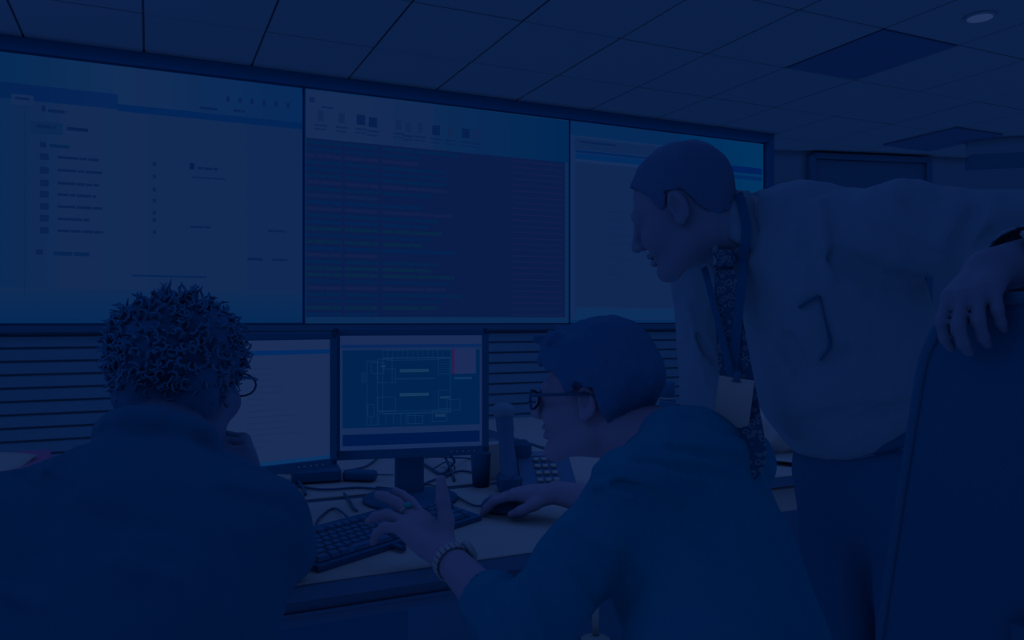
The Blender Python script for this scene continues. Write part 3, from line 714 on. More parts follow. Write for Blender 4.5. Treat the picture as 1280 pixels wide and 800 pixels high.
def creases(sd, rows):      # rows: picture points of the crease, width, depth; laid on the cloth's own surface
    post, sd.post = sd.post, []; segs = []
    for pts, wd, dp in rows:
        q = []
        for (x0, y0), (x1, y1) in zip(pts, pts[1:]):
            for k in range(3): q.append((x0+(x1-x0)*k/3, y0+(y1-y0)*k/3))
        q.append(pts[-1]); w3 = [trace(sd, *v) for v in q]; w3 = [v for v in w3 if np.linalg.norm(v) < 2.6]; n = len(w3)-1
        for i in range(n):
            if np.linalg.norm(w3[i+1]-w3[i]) > .12: continue
            segs.append((w3[i], w3[i+1], wd, 1.8*dp*math.sin(math.pi*(i+.5)/n)**.6))
    sd.post = post
    def f(p, d):
        m0 = np.abs(d) < .04
        if not m0.any(): return d
        q = p[m0]; dd = np.zeros(len(q)); sg = np.zeros(len(q))
        for a, b_, wd, dp in segs:
            ba = b_-a; m = np.linalg.norm(q-(a+b_)/2, axis=1) < np.linalg.norm(ba)/2+wd*2.6
            if not m.any(): continue
            t = np.clip(((q[m]-a)@ba)/max(1e-9, ba@ba), 0, 1); r = np.linalg.norm(q[m]-a-t[:, None]*ba, axis=1); v = dp*np.exp(-(r/wd)**2)
            cur = dd[m]; dd[m] = np.where(np.abs(v) > np.abs(cur), v, cur)
        d = d.copy(); d[m0] += dd; return d
    return f
def cut_below(z): return lambda p, d: np.maximum(d, z-p[:, 2])
def hair_shell(o, R, t, hl, k=1.0, noise=None):
    """hair cap over the skull, bounded by a hairline given as (y, z) pairs in the head's frame"""
    sd = SDF(); L = lambda x, y, z: loc(o, R, (x*k, y*k, z*k))
    sd.ell(L(0, -.015, .035+t*.3), A3((.074+t, .096+t, .082+t*1.15))*k, R, k=.02)
    sd.cap(L(0, -.04, -.02), L(0, -.05, -.05), (.052+t*.6)*k, (.045+t*.3)*k, k=.03)
    hn = trig_noise(77, 160, 10); hn2 = trig_noise(78, 420, 8); hy = [v[0] for v in hl]; hz = [v[1] for v in hl]
    o_ = A3(o)
    def post(p, d):
        q = (p-o_)@R/k; g = np.interp(q[:, 1], hy, hz)+.0035*hn(q)+.0025*hn2(q)
        if noise is not None: d = d+noise(q)
        return np.maximum(d, (g-q[:, 2])*.7*k)
    sd.post.append(post); return sd
def shoe(parent, ankle, fwd, m=SHOE):
    a = A3(ankle); f = nv((fwd[0], fwd[1], 0)); sd = SDF(); z = .0
    sd.cap(a+(0, 0, -.01), (a[0], a[1], .05), .045, .042, k=.03)
    b_ = A3((a[0], a[1], .045))+f*.12; sd.cap((a[0]-f[0]*.03, a[1]-f[1]*.03, .04), b_, .040, .040, k=.03)
    c_ = b_+f*.05; c_[2] = .03; sd.cap(b_, c_, .042, .034, k=.03); sd.post.append(cut_below(.004))
    lo = np.minimum(a, c_)-.08; hi = np.maximum(a, c_)+.08; lo[2] = -.01
    return smesh('shoe', sd, lo, hi, .007, m, parent)
def arm_pts(sd, s_, e_, w_, rs, k=.02): sd.chain([s_, e_, w_], rs, k=k)

# ================= the man in the teal hoodie =================
root = empty('person', (.40, 1.05, 0)); tag(root, 'person with short dark hair and glasses in a teal hoodie, hand over the keyboard', 'person')
fT = nv((-.707, .707, 0)); rT = A3((.707, .707, 0))
LS, RS = A3((.185, 1.16, .925)), A3((.405, 1.42, .920)); LE, LW_ = A3((.012, 1.10, .735)), A3((-.112, 1.33, .782)); RE, RW = A3((.265, 1.56, .80)), A3((.098, 1.73, .800))
HO = A3(P(741, 497, 1.40)); HR = frame(Vector((-.95, .30, -.06)), Vector((-.12, .05, 1))); NK = A3((.275, 1.30, .965))
PV = A3((.345, 1.00, .53)); CH = A3((.305, 1.23, .80)); HIP = [PV+rT*s_*.09 for s_ in (-1, 1)]
KN = [A3((.10, 1.14, .50)), A3((.28, 1.40, .50))]; AN = [A3((.08, 1.18, .10)), A3((.24, 1.45, .10))]
sd = SDF(); head(sd, HO, HR, NK, k=.94)
upT = nv((NK-PV)*(1, 1, 1)); RTf = frame_up(upT, fT)
sd.ell(CH, (.165, .105, .20), RTf, k=.04); sd.ell((CH+PV)/2, (.14, .10, .18), RTf, k=.05); sd.ell(PV, (.155, .115, .12), RTf, k=.05)
sd.chain([NK, (LS+RS)/2+A3((0, 0, .0))], [.055, .08], k=.04)
arm_pts(sd, LS, LE, LW_, [.048, .038, .026]); arm_pts(sd, RS, RE, RW, [.048, .038, .026]); sd.cap((LS+RS)/2, LS, .07, .048, k=.04); sd.cap((LS+RS)/2, RS, .07, .048, k=.04)
for i in (0, 1): sd.chain([HIP[i], KN[i], AN[i], AN[i]+A3((-.03, .08, -.05))], [.075, .055, .036, .03], k=.03)
# left hand: raised, fingers reaching up-left, thumb standing up
hf = nv((-.144, .13, .088)); sd2 = sd
tipsL, LLh = hand(sd, LW_+hf*.004, hf, (.42, -.35, .84), 1, [(-.05, .18, .12), (.02, .22, .15), (.28, .40, .3), (.50, .60, .4)], spread=(.10, .02, -.10, -.24),
     thumb=[(.034, .046, .022), (.036, .068, .046), (.034, .084, .074)], k=1.10)
# right hand: resting on the mouse
mo = Vector(ms.location); hf2 = nv((mo.x-RW[0]-.006, mo.y-RW[1]-.02, -.012))
tipsR, _ = hand(sd, RW, hf2, (.03, -.02, 1), -1, [(.25, .45, .2), (.22, .5, .25), (.3, .6, .3), (.35, .6, .3)], spread=(.08, 0, -.08, -.18), thumb=[(.040, .038, -.016), (.050, .064, -.028), (.046, .088, -.036)], k=1.04)
lo = A3((-.36, .90, .0)); hi = A3((.66, 1.95, 1.19)); smesh('body', sd, lo, hi, .0034, SKIN2, root)
# hair: thick, short, tufted in front
nz = trig_noise(21, 85, 12, (1, 1, .45)); nz2 = trig_noise(22, 200, 8, (1, 1, .4))
hl = [(-.12, -.055), (-.05, -.062), (-.028, -.02), (-.02, .022), (.012, .028), (.022, .018), (.035, .02), (.045, .045), (.07, .060), (.10, .068)]
sd = hair_shell(HO, HR, .023, hl, k=.96, noise=lambda q: .0035*nz(q)+.0012*nz2(q))
rr = random.Random(4)
for k_ in range(150):
    th = rr.uniform(-1.5, 1.5); ph_ = rr.uniform(.1, 1.25); d_ = A3((math.sin(th)*math.cos(ph_), math.cos(th)*math.cos(ph_), math.sin(ph_)))
    if k_ < 60: d_ = nv((rr.uniform(-.7, .7), rr.uniform(.45, 1.), rr.uniform(.5, 1.)))
    if k_ > 110: d_ = nv((rr.uniform(-.9, .9), -rr.uniform(.3, 1.), rr.uniform(-.2, .9)))
    b0 = A3((0, -.015, .038))+d_*A3((.088, .110, .098)); b1 = b0+(d_*.35+A3((rr.uniform(-.5, .5), .75 if k_ < 60 else .2, rr.uniform(-.2, .35))))*rr.uniform(.008, .024 if k_ < 60 else .014)
    sd.cap(loc(HO, HR, b0), loc(HO, HR, b1), .0055, .0014, k=.006)
smesh('hair', sd, HO-.16, HO+.17, .0034, HAIRB, root)
# hoodie
sd = SDF()
sd.ell(CH, (.195, .130, .225), RTf, k=.05); sd.ell((CH+PV)/2, (.18, .13, .20), RTf, k=.06); sd.ell(PV+A3((0, 0, .03)), (.185, .15, .13), RTf, k=.06)
mid = (LS+RS)/2
sd.cap(mid+A3((0, 0, .01)), LS, .085, .062, k=.05); sd.cap(mid+A3((0, 0, .01)), RS, .085, .062, k=.05)
sd.cap(NK+A3((.02, -.02, -.03)), mid, .07, .09, k=.04)
lc = LE+(LW_-LE)*.36; rc = RE+(RW-RE)*.30
sd.chain([LS, LE+A3((0, 0, .003)), lc], [.066, .056, .047], k=.03); sd.cap(lc-(lc-LE)*.15, lc, .051, .050, k=.008)
sd.chain([RS, RE, rc], [.066, .052, .045], k=.03)
hc = A3(P(862, 556, 1.31))
sd.ell(hc, (.105, .062, .050), RTf, k=.03); sd.ell(hc+rT*.05+A3((.02, .0, -.02)), (.08, .06, .045), RTf, k=.03); sd.ell(hc-rT*.07+A3((-.0, 0, -.022)), (.05, .055, .032), RTf, k=.03)
sd.cap(NK-fT*.02+rT*.055, NK+fT*.065+A3((0, 0, -.04)), .022, .018, k=.02); sd.cap(NK-fT*.02-rT*.060+A3((0, 0, -.03)), NK+fT*.060+A3((0, 0, -.055)), .020, .017, k=.02)
sd.cap(LE+(LW_-LE)*.36, LW_, .037, .03, k=.004, op='s')          # sleeve opening
sd.cap(RE+(RW-RE)*.30, RW, .038, .03, k=.004, op='s')
sd.cap(HO, NK+A3((0, 0, .0)), .062, .060, k=.01, op='s')
def px_(x, y, dp): return A3(P(x, y, dp))
sd.post.append(creases(sd, [([(745, 585), (870, 600)], .012, -.007), ([(770, 600), (900, 660)], .010, .007), ([(735, 620), (830, 650)], .010, .008), ([(742, 606), (800, 588)], .007, -.006), ([(700, 665), (790, 720)], .009, .008), ([(680, 690), (740, 760)], .008, -.006), ([(660, 720), (690, 790)], .008, .007), ([(840, 560), (935, 575)], .008, .008), ([(800, 575), (920, 596)], .009, .007), ([(820, 625), (930, 720)], .012, .006), ([(865, 520), (930, 545)], .007, .006), ([(620, 750), (640, 800)], .006, .006), ([(605, 745), (618, 800)], .005, -.004)]))
sd.post.append(folds(31, .0048, 50))
smesh('hoodie', sd, A3((-.14, .80, .40)), A3((.68, 1.68, 1.10)), .0046, HOODIE, root)
sd = SDF(); sd.ell(PV, (.18, .135, .10), RTf, k=.04)
for i in (0, 1): sd.chain([HIP[i], KN[i], AN[i]+A3((0, 0, .03))], [.092, .072, .055], k=.03)
sd.post.append(folds(41, .003, 50)); smesh('trousers', sd, A3((-.1, .80, .05)), A3((.72, 1.62, .70)), .009, TROUS, root)
for i in (0, 1): shoe(root, AN[i], (-.6, .8))
# spectacles
L = lambda x, y, z: loc(HO, HR, (x*.95, y*.96, z))-np.array(root.location)
b = MB()
for s_ in (-1, 1):
    b.tube([L(s_*.083, -.012, .012), L(s_*.082, .03, .013), L(s_*.078, .075, .013), L(s_*.070, .100, .012)], .0028, 8)
    b.tube([L(s_*.083, -.012, .012), L(s_*.081, -.024, .004)], .0022, 6)
    c_ = [L(s_*(.036+.030*math.cos(t)), .108-.006*abs(math.cos(t)), .002+.017*math.sin(t)) for t in [i*math.pi/8 for i in range(17)]]; b.tube(c_, .0022, 6)
b.tube([L(-.010, .112, .007), L(.010, .112, .007)], .002, 6); gl = b.build('glasses', GLASSF, root)
for s_ in (-1, 1):
    b = MB(); vs = [b.bm.verts.new(L(s_*(.036+.029*math.cos(t)), .107, .002+.016*math.sin(t))) for t in [i*math.pi/8 for i in range(16)]]; b.bm.faces.new(vs); o = b.build('lens', CLEAR, gl)
# watch and ring
wv = nv(LE-LW_); wc = LW_+wv*.028; Rw = frame(Vector(wv), Vector((.3, -.5, .8))); off = np.array(root.location)
b = MB(); n = 22
wt = empty('wrist_watch', tuple(wc-off), 0, root)
for i in range(n):
    t = 2*math.pi*i/n; p = Rw@A3((math.cos(t)*.0310, 0, math.sin(t)*.0305)); M = Matrix.Rotation(0, 3, 'X'); rz = Matrix((tuple(Rw@A3((-math.sin(t), 0, math.cos(t)))), tuple(Rw@A3((0, 1, 0))), tuple(Rw@A3((math.cos(t), 0, math.sin(t)))))).transposed()
    b.box(tuple(p), (.0078, .017, .004), rot=rz, bev=.0008)
b.build('watch_strap', STEEL, wt)
t = 2.6; p = Rw@A3((math.cos(t)*.034, 0, math.sin(t)*.034)); ax = Rw@A3((math.cos(t), 0, math.sin(t)))
b = MB(); b.lathe([(.001, -.004), (.019, -.004), (.0195, .002), (.017, .005), (.001, .0055)], n=20); o = b.build('watch_case', STEEL, wt); o.location = tuple(p); o.rotation_mode = 'QUATERNION'; o.rotation_quaternion = Vector(ax).to_track_quat('Z', 'Y')
b = MB(); b.lathe([(.001, .0056), (.015, .0056), (.015, .0062), (.001, .0063)], n=20); o2 = b.build('watch_dial', BLACK, wt); o2.location = tuple(p); o2.rotation_mode = 'QUATERNION'; o2.rotation_quaternion = o.rotation_quaternion
f3 = tipsL[1]; rp = f3[0]+(f3[1]-f3[0])*.45; rd = nv(f3[1]-f3[0]); b = MB(); b.lathe([(.0108, -.003), (.0125, -.003), (.0125, .003), (.0108, .003)], n=18)
o = b.build('ring', STEEL, root); o.location = tuple(rp-off); o.rotation_mode = 'QUATERNION'; o.rotation_quaternion = Vector(rd).to_track_quat('Z', 'Y')
b = MB(); b.lathe([(.001, -.004), (.006, -.004), (.0075, .0), (.005, .004), (.001, .005)], n=12); st = b.build('ring_stone', TURQ, o); up_ = Vector((.42, -.35, .84)); q_ = o.rotation_quaternion.inverted() @ up_; q_.z = 0; q_.normalize(); st.location = q_*.0135; st.rotation_mode = 'QUATERNION'; st.rotation_quaternion = q_.to_track_quat('Z', 'Y')

# ================= the man with curly hair at the left =================
root = empty('person', (-.48, .98, 0)); tag(root, 'person with curly black hair in a dark jacket, seen from behind, chin resting on hand', 'person'); off = np.array(root.location)
fT = nv((.12, 1, 0)); rT = A3((.993, -.12, 0)); LS, RS = A3((-.665, .98, .900)), A3((-.345, 1.04, .895)); LE, LW_ = A3((-.80, 1.22, .80)), A3((-.62, 1.42, .79)); RE, RW = A3((-.390, 1.31, .795)), A3((-.432, 1.33, .885))
HO = A3(P(230, 478, 1.235)); HR = frame(Vector((.17, .98, -.12)), Vector((.04, .06, 1))); NK = A3((-.51, 1.13, .995)); PV = A3((-.50, .78, .52)); CH = A3((-.49, .98, .80)); HIP = [PV+rT*s_*.09 for s_ in (-1, 1)]
KN = [A3((-.66, 1.20, .50)), A3((-.38, 1.20, .50))]; AN = [A3((-.68, 1.25, .10)), A3((-.38, 1.28, .10))]
upT = nv(NK-PV); RTf = frame_up(upT, fT)
sd = SDF(); head(sd, HO, HR, NK)
sd.ell(CH, (.165, .105, .20), RTf, k=.04); sd.ell((CH+PV)/2, (.14, .10, .20), RTf, k=.05); sd.ell(PV, (.155, .115, .12), RTf, k=.05)
mid = (LS+RS)/2+A3((0, .03, .02)); sd.chain([NK, mid], [.055, .08], k=.04); sd.cap(mid, LS, .07, .05, k=.04); sd.cap(mid, RS, .07, .05, k=.04)
arm_pts(sd, LS, LE, LW_, [.048, .038, .026]); arm_pts(sd, RS, RE, RW, [.048, .038, .026])
for i in (0, 1): sd.chain([HIP[i], KN[i], AN[i], AN[i]+A3((0, .08, -.05))], [.075, .055, .036, .03], k=.03)
hand(sd, RW, (-.22, -.08, 1), (.85, .35, .15), 1, [(1.0, 1.3, .8), (1.05, 1.3, .8), (1.1, 1.3, .8), (1.1, 1.3, .8)], thumb=[(.035, .04, -.02), (.040, .066, -.030), (.030, .085, -.036)], k=1.02)
hand(sd, LW_, (.75, .65, -.05), (0, 0, 1), 1, [(.2, .4, .2)]*4)
smesh('body', sd, A3((-.90, .62, 0)), A3((-.24, 1.58, 1.26)), .0040, SKIN1, root)
# curly hair: a lumpy core with many short spiral locks
nz = trig_noise(51, 70, 12); sd = SDF(); Lh = lambda x, y, z: loc(HO, HR, (x, y, z))
sd.ell(Lh(0, -.022, .045), (.086, .100, .084), HR, k=.02); sd.ell(Lh(0, -.045, -.02), (.076, .068, .066), HR, k=.03)
o_ = HO
def post(p, d):
    q = (p-o_)@HR; g = np.interp(q[:, 1], [-.14, -.02, .0, .02, .05, .08, .11], [-.09, -.075, -.04, .0, .035, .055, .065]); return np.maximum(d+.006*nz(p), (g-q[:, 2])*.7)
sd.post.append(post); hb = smesh('hair', sd, HO-.18, HO+.19, .005, HAIRB, root)
b = MB(); rr = random.Random(8); cnt = 0
while cnt < 820:
    d_ = nv([rr.gauss(0, 1) for _ in range(3)]); p0 = A3((0, -.024, .040))+d_*A3((.081, .095, .080))
    g = np.interp(p0[1], [-.14, -.02, .0, .02, .05, .08, .11], [-.105, -.09, -.05, .0, .035, .055, .065])
    if p0[2] < g: continue
    top = max(0, d_[2]); ln_ = rr.uniform(.018, .030)+.012*top*rr.random(); r_ = rr.uniform(.0028, .0062); tw = rr.uniform(5, 9); ph_ = rr.uniform(0, 6.28)
    ax = nv(d_+.35*A3([rr.gauss(0, 1) for _ in range(3)])*A3((1, 1, .7))+A3((0, 0, .10))); u_ = nv(np.cross(ax, (.3, .5, .8))); v_ = np.cross(ax, u_); pts = []
    for i in range(8):
        t = i/7; pts.append(tuple(loc(HO, HR, p0+ax*ln_*t+(u_*math.cos(ph_+t*tw)+v_*math.sin(ph_+t*tw))*r_*min(1, .4+t))-off))
    b.tube(pts, [.0030, .0030, .0029, .0028, .0026, .0023, .0018, .0008], 4); cnt += 1
o = b.build('curls', HAIRC, root); o['kind'] = 'stuff'
# jacket
sd = SDF(); sd.ell(CH, (.205, .150, .230), RTf, k=.05); sd.ell((CH+PV)/2, (.195, .15, .22), RTf, k=.06); sd.ell(PV+A3((0, 0, .03)), (.20, .16, .13), RTf, k=.06)
sd.cap(mid, LS, .095, .076, k=.05); sd.cap(mid, RS, .095, .074, k=.05); sd.cap(NK+A3((0, -.015, -.035)), mid, .078, .10, k=.04)
sd.chain([LS, LE, LE+(LW_-LE)*.85], [.078, .060, .045], k=.03); sd.chain([RS, RE, RE+(RW-RE)*.80], [.075, .058, .042], k=.03)
for t in range(12):       # stand-up collar rolled round the neck
    a0, a1 = 2*math.pi*t/12, 2*math.pi*(t+1)/12; c_ = NK+A3((.005, -.008, .018)); r1 = .060
    q0 = c_+rT*math.cos(a0)*r1+fT*math.sin(a0)*r1*.95+A3((0, 0, -.03*math.sin(a0))); q1 = c_+rT*math.cos(a1)*r1+fT*math.sin(a1)*r1*.95+A3((0, 0, -.03*math.sin(a1))); sd.cap(q0, q1, .020, k=.02)
sd.cap(HO, NK, .057, .057, k=.01, op='s'); sd.cap(RE+(RW-RE)*.80, RW, .036, .03, k=.004, op='s')
sd.post.append(creases(sd, [([(30, 590), (85, 612)], .008, .007), ([(95, 560), (60, 585)], .009, -.006), ([(270, 560), (330, 590)], .008, -.007), ([(280, 612), (350, 632)], .008, .007), ([(355, 625), (372, 650)], .008, .008), ([(100, 640), (200, 660)], .012, .005), ([(150, 700), (210, 725)], .012, -.006), ([(0, 730), (55, 757)], .010, -.008)]))
sd.post.append(folds(61, .0042, 46)); smesh('jacket', sd, A3((-.92, .55, .40)), A3((-.20, 1.50, 1.12)), .0052, JACKET, root)
sd = SDF(); sd.ell(PV, (.18, .135, .10), RTf, k=.04)
for i in (0, 1): sd.chain([HIP[i], KN[i], AN[i]+A3((0, 0, .03))], [.092, .072, .055], k=.03)
smesh('trousers', sd, A3((-.80, .58, .05)), A3((-.24, 1.40, .70)), .009, TROUS, root)
for i in (0, 1): shoe(root, AN[i], (0, 1))
L = lambda x, y, z: loc(HO, HR, (x, y, z))-off
b = MB()
for s_ in (-1, 1):
    b.tube([L(s_*.083, -.012, .012), L(s_*.082, .03, .013), L(s_*.078, .075, .013), L(s_*.070, .100, .012)], .0024, 8)
    b.tube([L(s_*(.036+.030*math.cos(t)), .112-.006*abs(math.cos(t)), .002+.019*math.sin(t)) for t in [i*math.pi/8 for i in range(17)]], .0018, 6)
b.tube([L(-.010, .113, .007), L(.010, .113, .007)], .0018, 6); gl = b.build('glasses', GLASSF, root)
for s_ in (-1, 1):
    b = MB(); vs = [b.bm.verts.new(L(s_*(.036+.029*math.cos(t)), .110, .002+.018*math.sin(t))) for t in [i*math.pi/8 for i in range(16)]]; b.bm.faces.new(vs); b.build('lens', CLEAR, gl)

# ================= the standing man in shirt and tie =================
root = empty('person', (.70, 1.5, 0)); tag(root, 'person standing and leaning over in a pale shirt, dark patterned tie and lanyard badge', 'person'); off = np.array(root.location)
fT = nv((-.914, -.406, 0)); lT = A3((.406, -.914, 0)); LS, RS = A3((.655, 1.32, 1.335)), A3((.415, 1.68, 1.275)); LE, LW_ = A3((.860, 1.14, 1.290)), A3((.630, 1.040, 1.245)); RE, RW = A3((.415, 1.665, 1.01)), A3((.455, 1.72, .800))
HO = A3(P(853, 262, 1.50)); HR = frame(Vector((-.83, .36, -.42)), Vector((-.40, .10, .9))); NK = A3((.445, 1.50, 1.345))
PV = A3((.715, 1.50, .89)); CH = A3((.580, 1.50, 1.20)); BL = A3((.645, 1.50, 1.04)); HIP = [PV+lT*s_*.09+A3((0, 0, -.03)) for s_ in (1, -1)]
KN = [A3((.74, 1.40, .48)), A3((.68, 1.58, .48))]; AN = [A3((.80, 1.39, .10)), A3((.76, 1.60, .10))]
upT = nv(CH-PV+A3((-.02, 0, 0))); RTf = frame_up(upT, fT)
sd = SDF(); head(sd, HO, HR, NK, k=.98, nr=.060)
sd.ell(CH, (.175, .120, .21), RTf, k=.04); sd.ell(BL, (.155, .125, .19), RTf, k=.05); sd.ell(PV, (.155, .115, .13), RTf, k=.05)
mid = (LS+RS)/2+A3((.01, 0, .02)); sd.chain([NK, mid], [.062, .085], k=.04); sd.cap(mid, LS, .08, .052, k=.04); sd.cap(mid, RS, .08, .052, k=.04)
arm_pts(sd, LS, LE, LW_, [.052, .042, .029]); arm_pts(sd, RS, RE, RW, [.052, .042, .029])
for i in (0, 1): sd.chain([HIP[i], KN[i], AN[i], AN[i]+A3((-.08, -.02, -.05))], [.082, .058, .040, .032], k=.03)
hand(sd, LW_, (-.62, -.60, -.40), (-.35, -.20, .9), 1, [(.55, .9, .5), (.6, .95, .5), (.65, .95, .5), (.7, .95, .5)], thumb=[(.040, .030, -.022), (.046, .050, -.046), (.042, .066, -.066)], k=.88, wr=.025)
hand(sd, RW, (-.45, .75, -.22), (.1, .1, 1), -1, [(.1, .25, .1)]*4, k=1.05, wr=.026)
smesh('body', sd, A3((.20, .92, 0)), A3((.96, 1.98, 1.55)), .0037, SKIN3, root)
nz = trig_noise(71, 140, 12, (1, 1, .5))
hl = [(-.12, -.045), (-.055, -.050), (-.034, -.01), (-.022, .028), (.005, .032), (.018, .005), (.030, .005), (.038, .045), (.060, .078), (.085, .094), (.12, .10)]
sd = hair_shell(HO, HR, .007, hl, k=.98, noise=lambda q: .0014*nz(q)); smesh('hair', sd, HO-.15, HO+.16, .0036, HAIRG, root)
# shirt
sd = SDF(); sd.ell(CH, (.205, .150, .235), RTf, k=.05); sd.ell(BL+A3((0, 0, .035)), (.188, .168, .165), RTf, k=.05); sd.ell(PV+A3((-.02, 0, .12)), (.180, .150, .075), RTf, k=.05)
sd.cap(mid, LS, .098, .074, k=.05); sd.cap(mid, RS, .095, .070, k=.05); sd.cap(NK+A3((.02, 0, -.03)), mid, .080, .10, k=.04)
lc = LE+(LW_-LE)*.70; rc = RE+(RW-RE)*.22
sd.chain([LS, LE, lc], [.078, .064, .050], k=.03); sd.cap(lc-(lc-LE)*.2, lc, .054, .053, k=.006)
sd.chain([RS, RE, rc], [.072, .058, .052], k=.03); sd.cap(rc-(rc-RE)*.6, rc, .059, .058, k=.006)
cn = nv(HO-NK)
for t in range(14):
    a0, a1 = 2*math.pi*t/14, 2*math.pi*(t+1)/14; u_ = frame_up(cn, fT); c_ = NK+cn*.018; r1 = .070
    f = lambda a: c_+u_@A3((math.cos(a)*r1, math.sin(a)*r1*1.02, -.012*math.sin(a)))
    sd.cap(f(a0)-cn*.028, f(a1)-cn*.028, .016, k=.015)
cf = NK+fT*.078+A3((0, 0, -.012))
for s_ in (-1, 1): sd.cap(cf+lT*s_*.012, cf+lT*s_*.045+fT*.030+A3((0, 0, -.052)), .010, .007, k=.01)
sd.cap(HO, NK+cn*.022, .060, .062, k=.008, op='s'); sd.cap(LE+(LW_-LE)*.69, LW_, .043, .034, k=.004, op='s'); sd.cap(RE+(RW-RE)*.21, RW, .048, .040, k=.004, op='s')
sd.post.append(creases(sd, [([(1185, 345), (1215, 265)], .012, .016), ([(1195, 330), (1240, 290)], .010, .010), ([(1205, 310), (1280, 280)], .008, .006), ([(1100, 290), (1175, 325)], .010, .010), ([(1135, 250), (1160, 268)], .008, .010), ([(1025, 250), (1035, 350)], .010, -.006), ([(985, 425), (1010, 480)], .012, .010), ([(960, 420), (985, 470)], .010, -.006), ([(1000, 530), (1080, 510)], .010, .008), ([(1010, 470), (1060, 440)], .012, .007), ([(870, 420), (893, 450)], .008, .009), ([(860, 380), (880, 480)], .009, -.006), ([(1060, 525), (1130, 505)], .010, .009), ([(1040, 320), (1110, 350)], .016, .008)]))
sd.post.append(folds(81, .0050, 50, (1, 1, .6))); sh = smesh('shirt', sd, A3((.22, .92, .82)), A3((1.0, 1.86, 1.52)), .0046, SHIRT, root)
sd = SDF(); sd.ell(PV+A3((0, 0, -.0)), (.182, .146, .17), RTf, k=.04)
for i in (0, 1): sd.chain([HIP[i], KN[i], AN[i]+A3((0, 0, .02))], [.104, .078, .066], k=.03)
sd.post.append(folds(91, .003, 45, (1, 1, .5))); smesh('trousers', sd, A3((.46, 1.22, .05)), A3((.94, 1.80, 1.08)), .008, TROUS, root)
for i in (0, 1): shoe(root, AN[i], (-.95, -.3))
# folded collar round the neck
b = MB(); uC = frame_up(cn, fT); rows_ = []
for i in range(41):
    a_ = math.radians(14)+(2*math.pi-math.radians(28))*i/40; fr_ = max(0, math.cos(a_)); x_, y_ = math.sin(a_), math.cos(a_)
    tip = max(0, (math.cos(a_)-.55)/.45)**1.5
    prof = [(.056, .010), (.059, .044-.02*fr_), (.065, .046-.02*fr_), (.071+.012*fr_, .012-.015*fr_), (.076+.020*tip, -.004-.020*fr_-.034*tip)]
    rows_.append([b.bm.verts.new(tuple(NK+cn*.030+uC@A3((x_*r_, y_*r_*1.05, h_))-off)) for r_, h_ in prof])
for p_, q_ in zip(rows_, rows_[1:]):
    for k_ in range(4): f = b.bm.faces.new((p_[k_], p_[k_+1], q_[k_+1], q_[k_])); f.smooth = True
co = b.build('collar', SHIRT, root); md = co.modifiers.new('thickness', 'SOLIDIFY'); md.thickness = .003
# things worn on the shirt follow its surface
nsv = len(sh.data.vertices); bv = BVHTree.FromPolygons([v.co+Vector(root.location) for m_ in (sh.data, co.data) for v in m_.vertices], [tuple(p.vertices) for p in sh.data.polygons]+[tuple(i+nsv for i in p.vertices) for p in co.data.polygons])
def on_shirt(px, py, lift=.004, dflt=None):
    d_ = P(px, py, 1)-Vector((0, 0, EYE)); h = bv.ray_cast(Vector((0, 0, EYE)), d_.normalized(), 3)
    if h[0] is None: return None
    return h[0]+h[1].normalized()*lift*(1 if h[1].dot(d_) < 0 else -1)
def ribbon(name, pts, ws, th, m, nrm):
    b = MB(); Lr = []; pts = [Vector(p)-Vector(root.location) for p in pts]; nrm = Vector(nrm).normalized()
    for i, p in enumerate(pts):
        t = (pts[min(i+1, len(pts)-1)]-pts[max(i-1, 0)]).normalized(); s_ = t.cross(nrm).normalized()*ws[i]/2; q = nrm*th
        Lr.append([b.bm.verts.new(p-s_), b.bm.verts.new(p+q*.9), b.bm.verts.new(p+s_), b.bm.verts.new(p-q)])
    for a, c_ in zip(Lr, Lr[1:]):
        for k_ in range(4): f = b.bm.faces.new((a[k_], a[(k_+1) % 4], c_[(k_+1) % 4], c_[k_]))
    b.bm.faces.new(Lr[0]); b.bm.faces.new(Lr[-1][::-1]); return b.build(name, m, root)
def surf(px, py, lift): 
    p = on_shirt(px, py, lift); return p
tp = [P(x, y, d_) for x, y, d_ in [(905, 332, 1.435), (907, 350, 1.415), (909, 380, 1.40), (912, 410, 1.385), (916, 440, 1.37), (921, 475, 1.335), (926, 510, 1.30), (930, 540, 1.265), (934, 568, 1.235), (937, 592, 1.215), (940, 603, 1.21)]]
for i in range(6):
    p = on_shirt(905+i*3, 332+i*28, .006)
    if p is not None and p.y < tp[i].y+.004: tp[i] = P(905+i*3, 332+i*28, p.y-.006)
last = 1.33
nt_ = (-.45, -.9, .0)
ribbon('tie', tp, [.030, .040, .046, .050, .054, .057, .060, .062, .062, .044, .004], .004, TIEM, nt_)
b = MB(); c_ = Vector(tp[0])-Vector(root.location); b.box(tuple(c_+Vector((-.002, -.006, .012))), (.040, .026, .034), bev=.008, seg=2); b.build('tie_knot', TIEM, root)
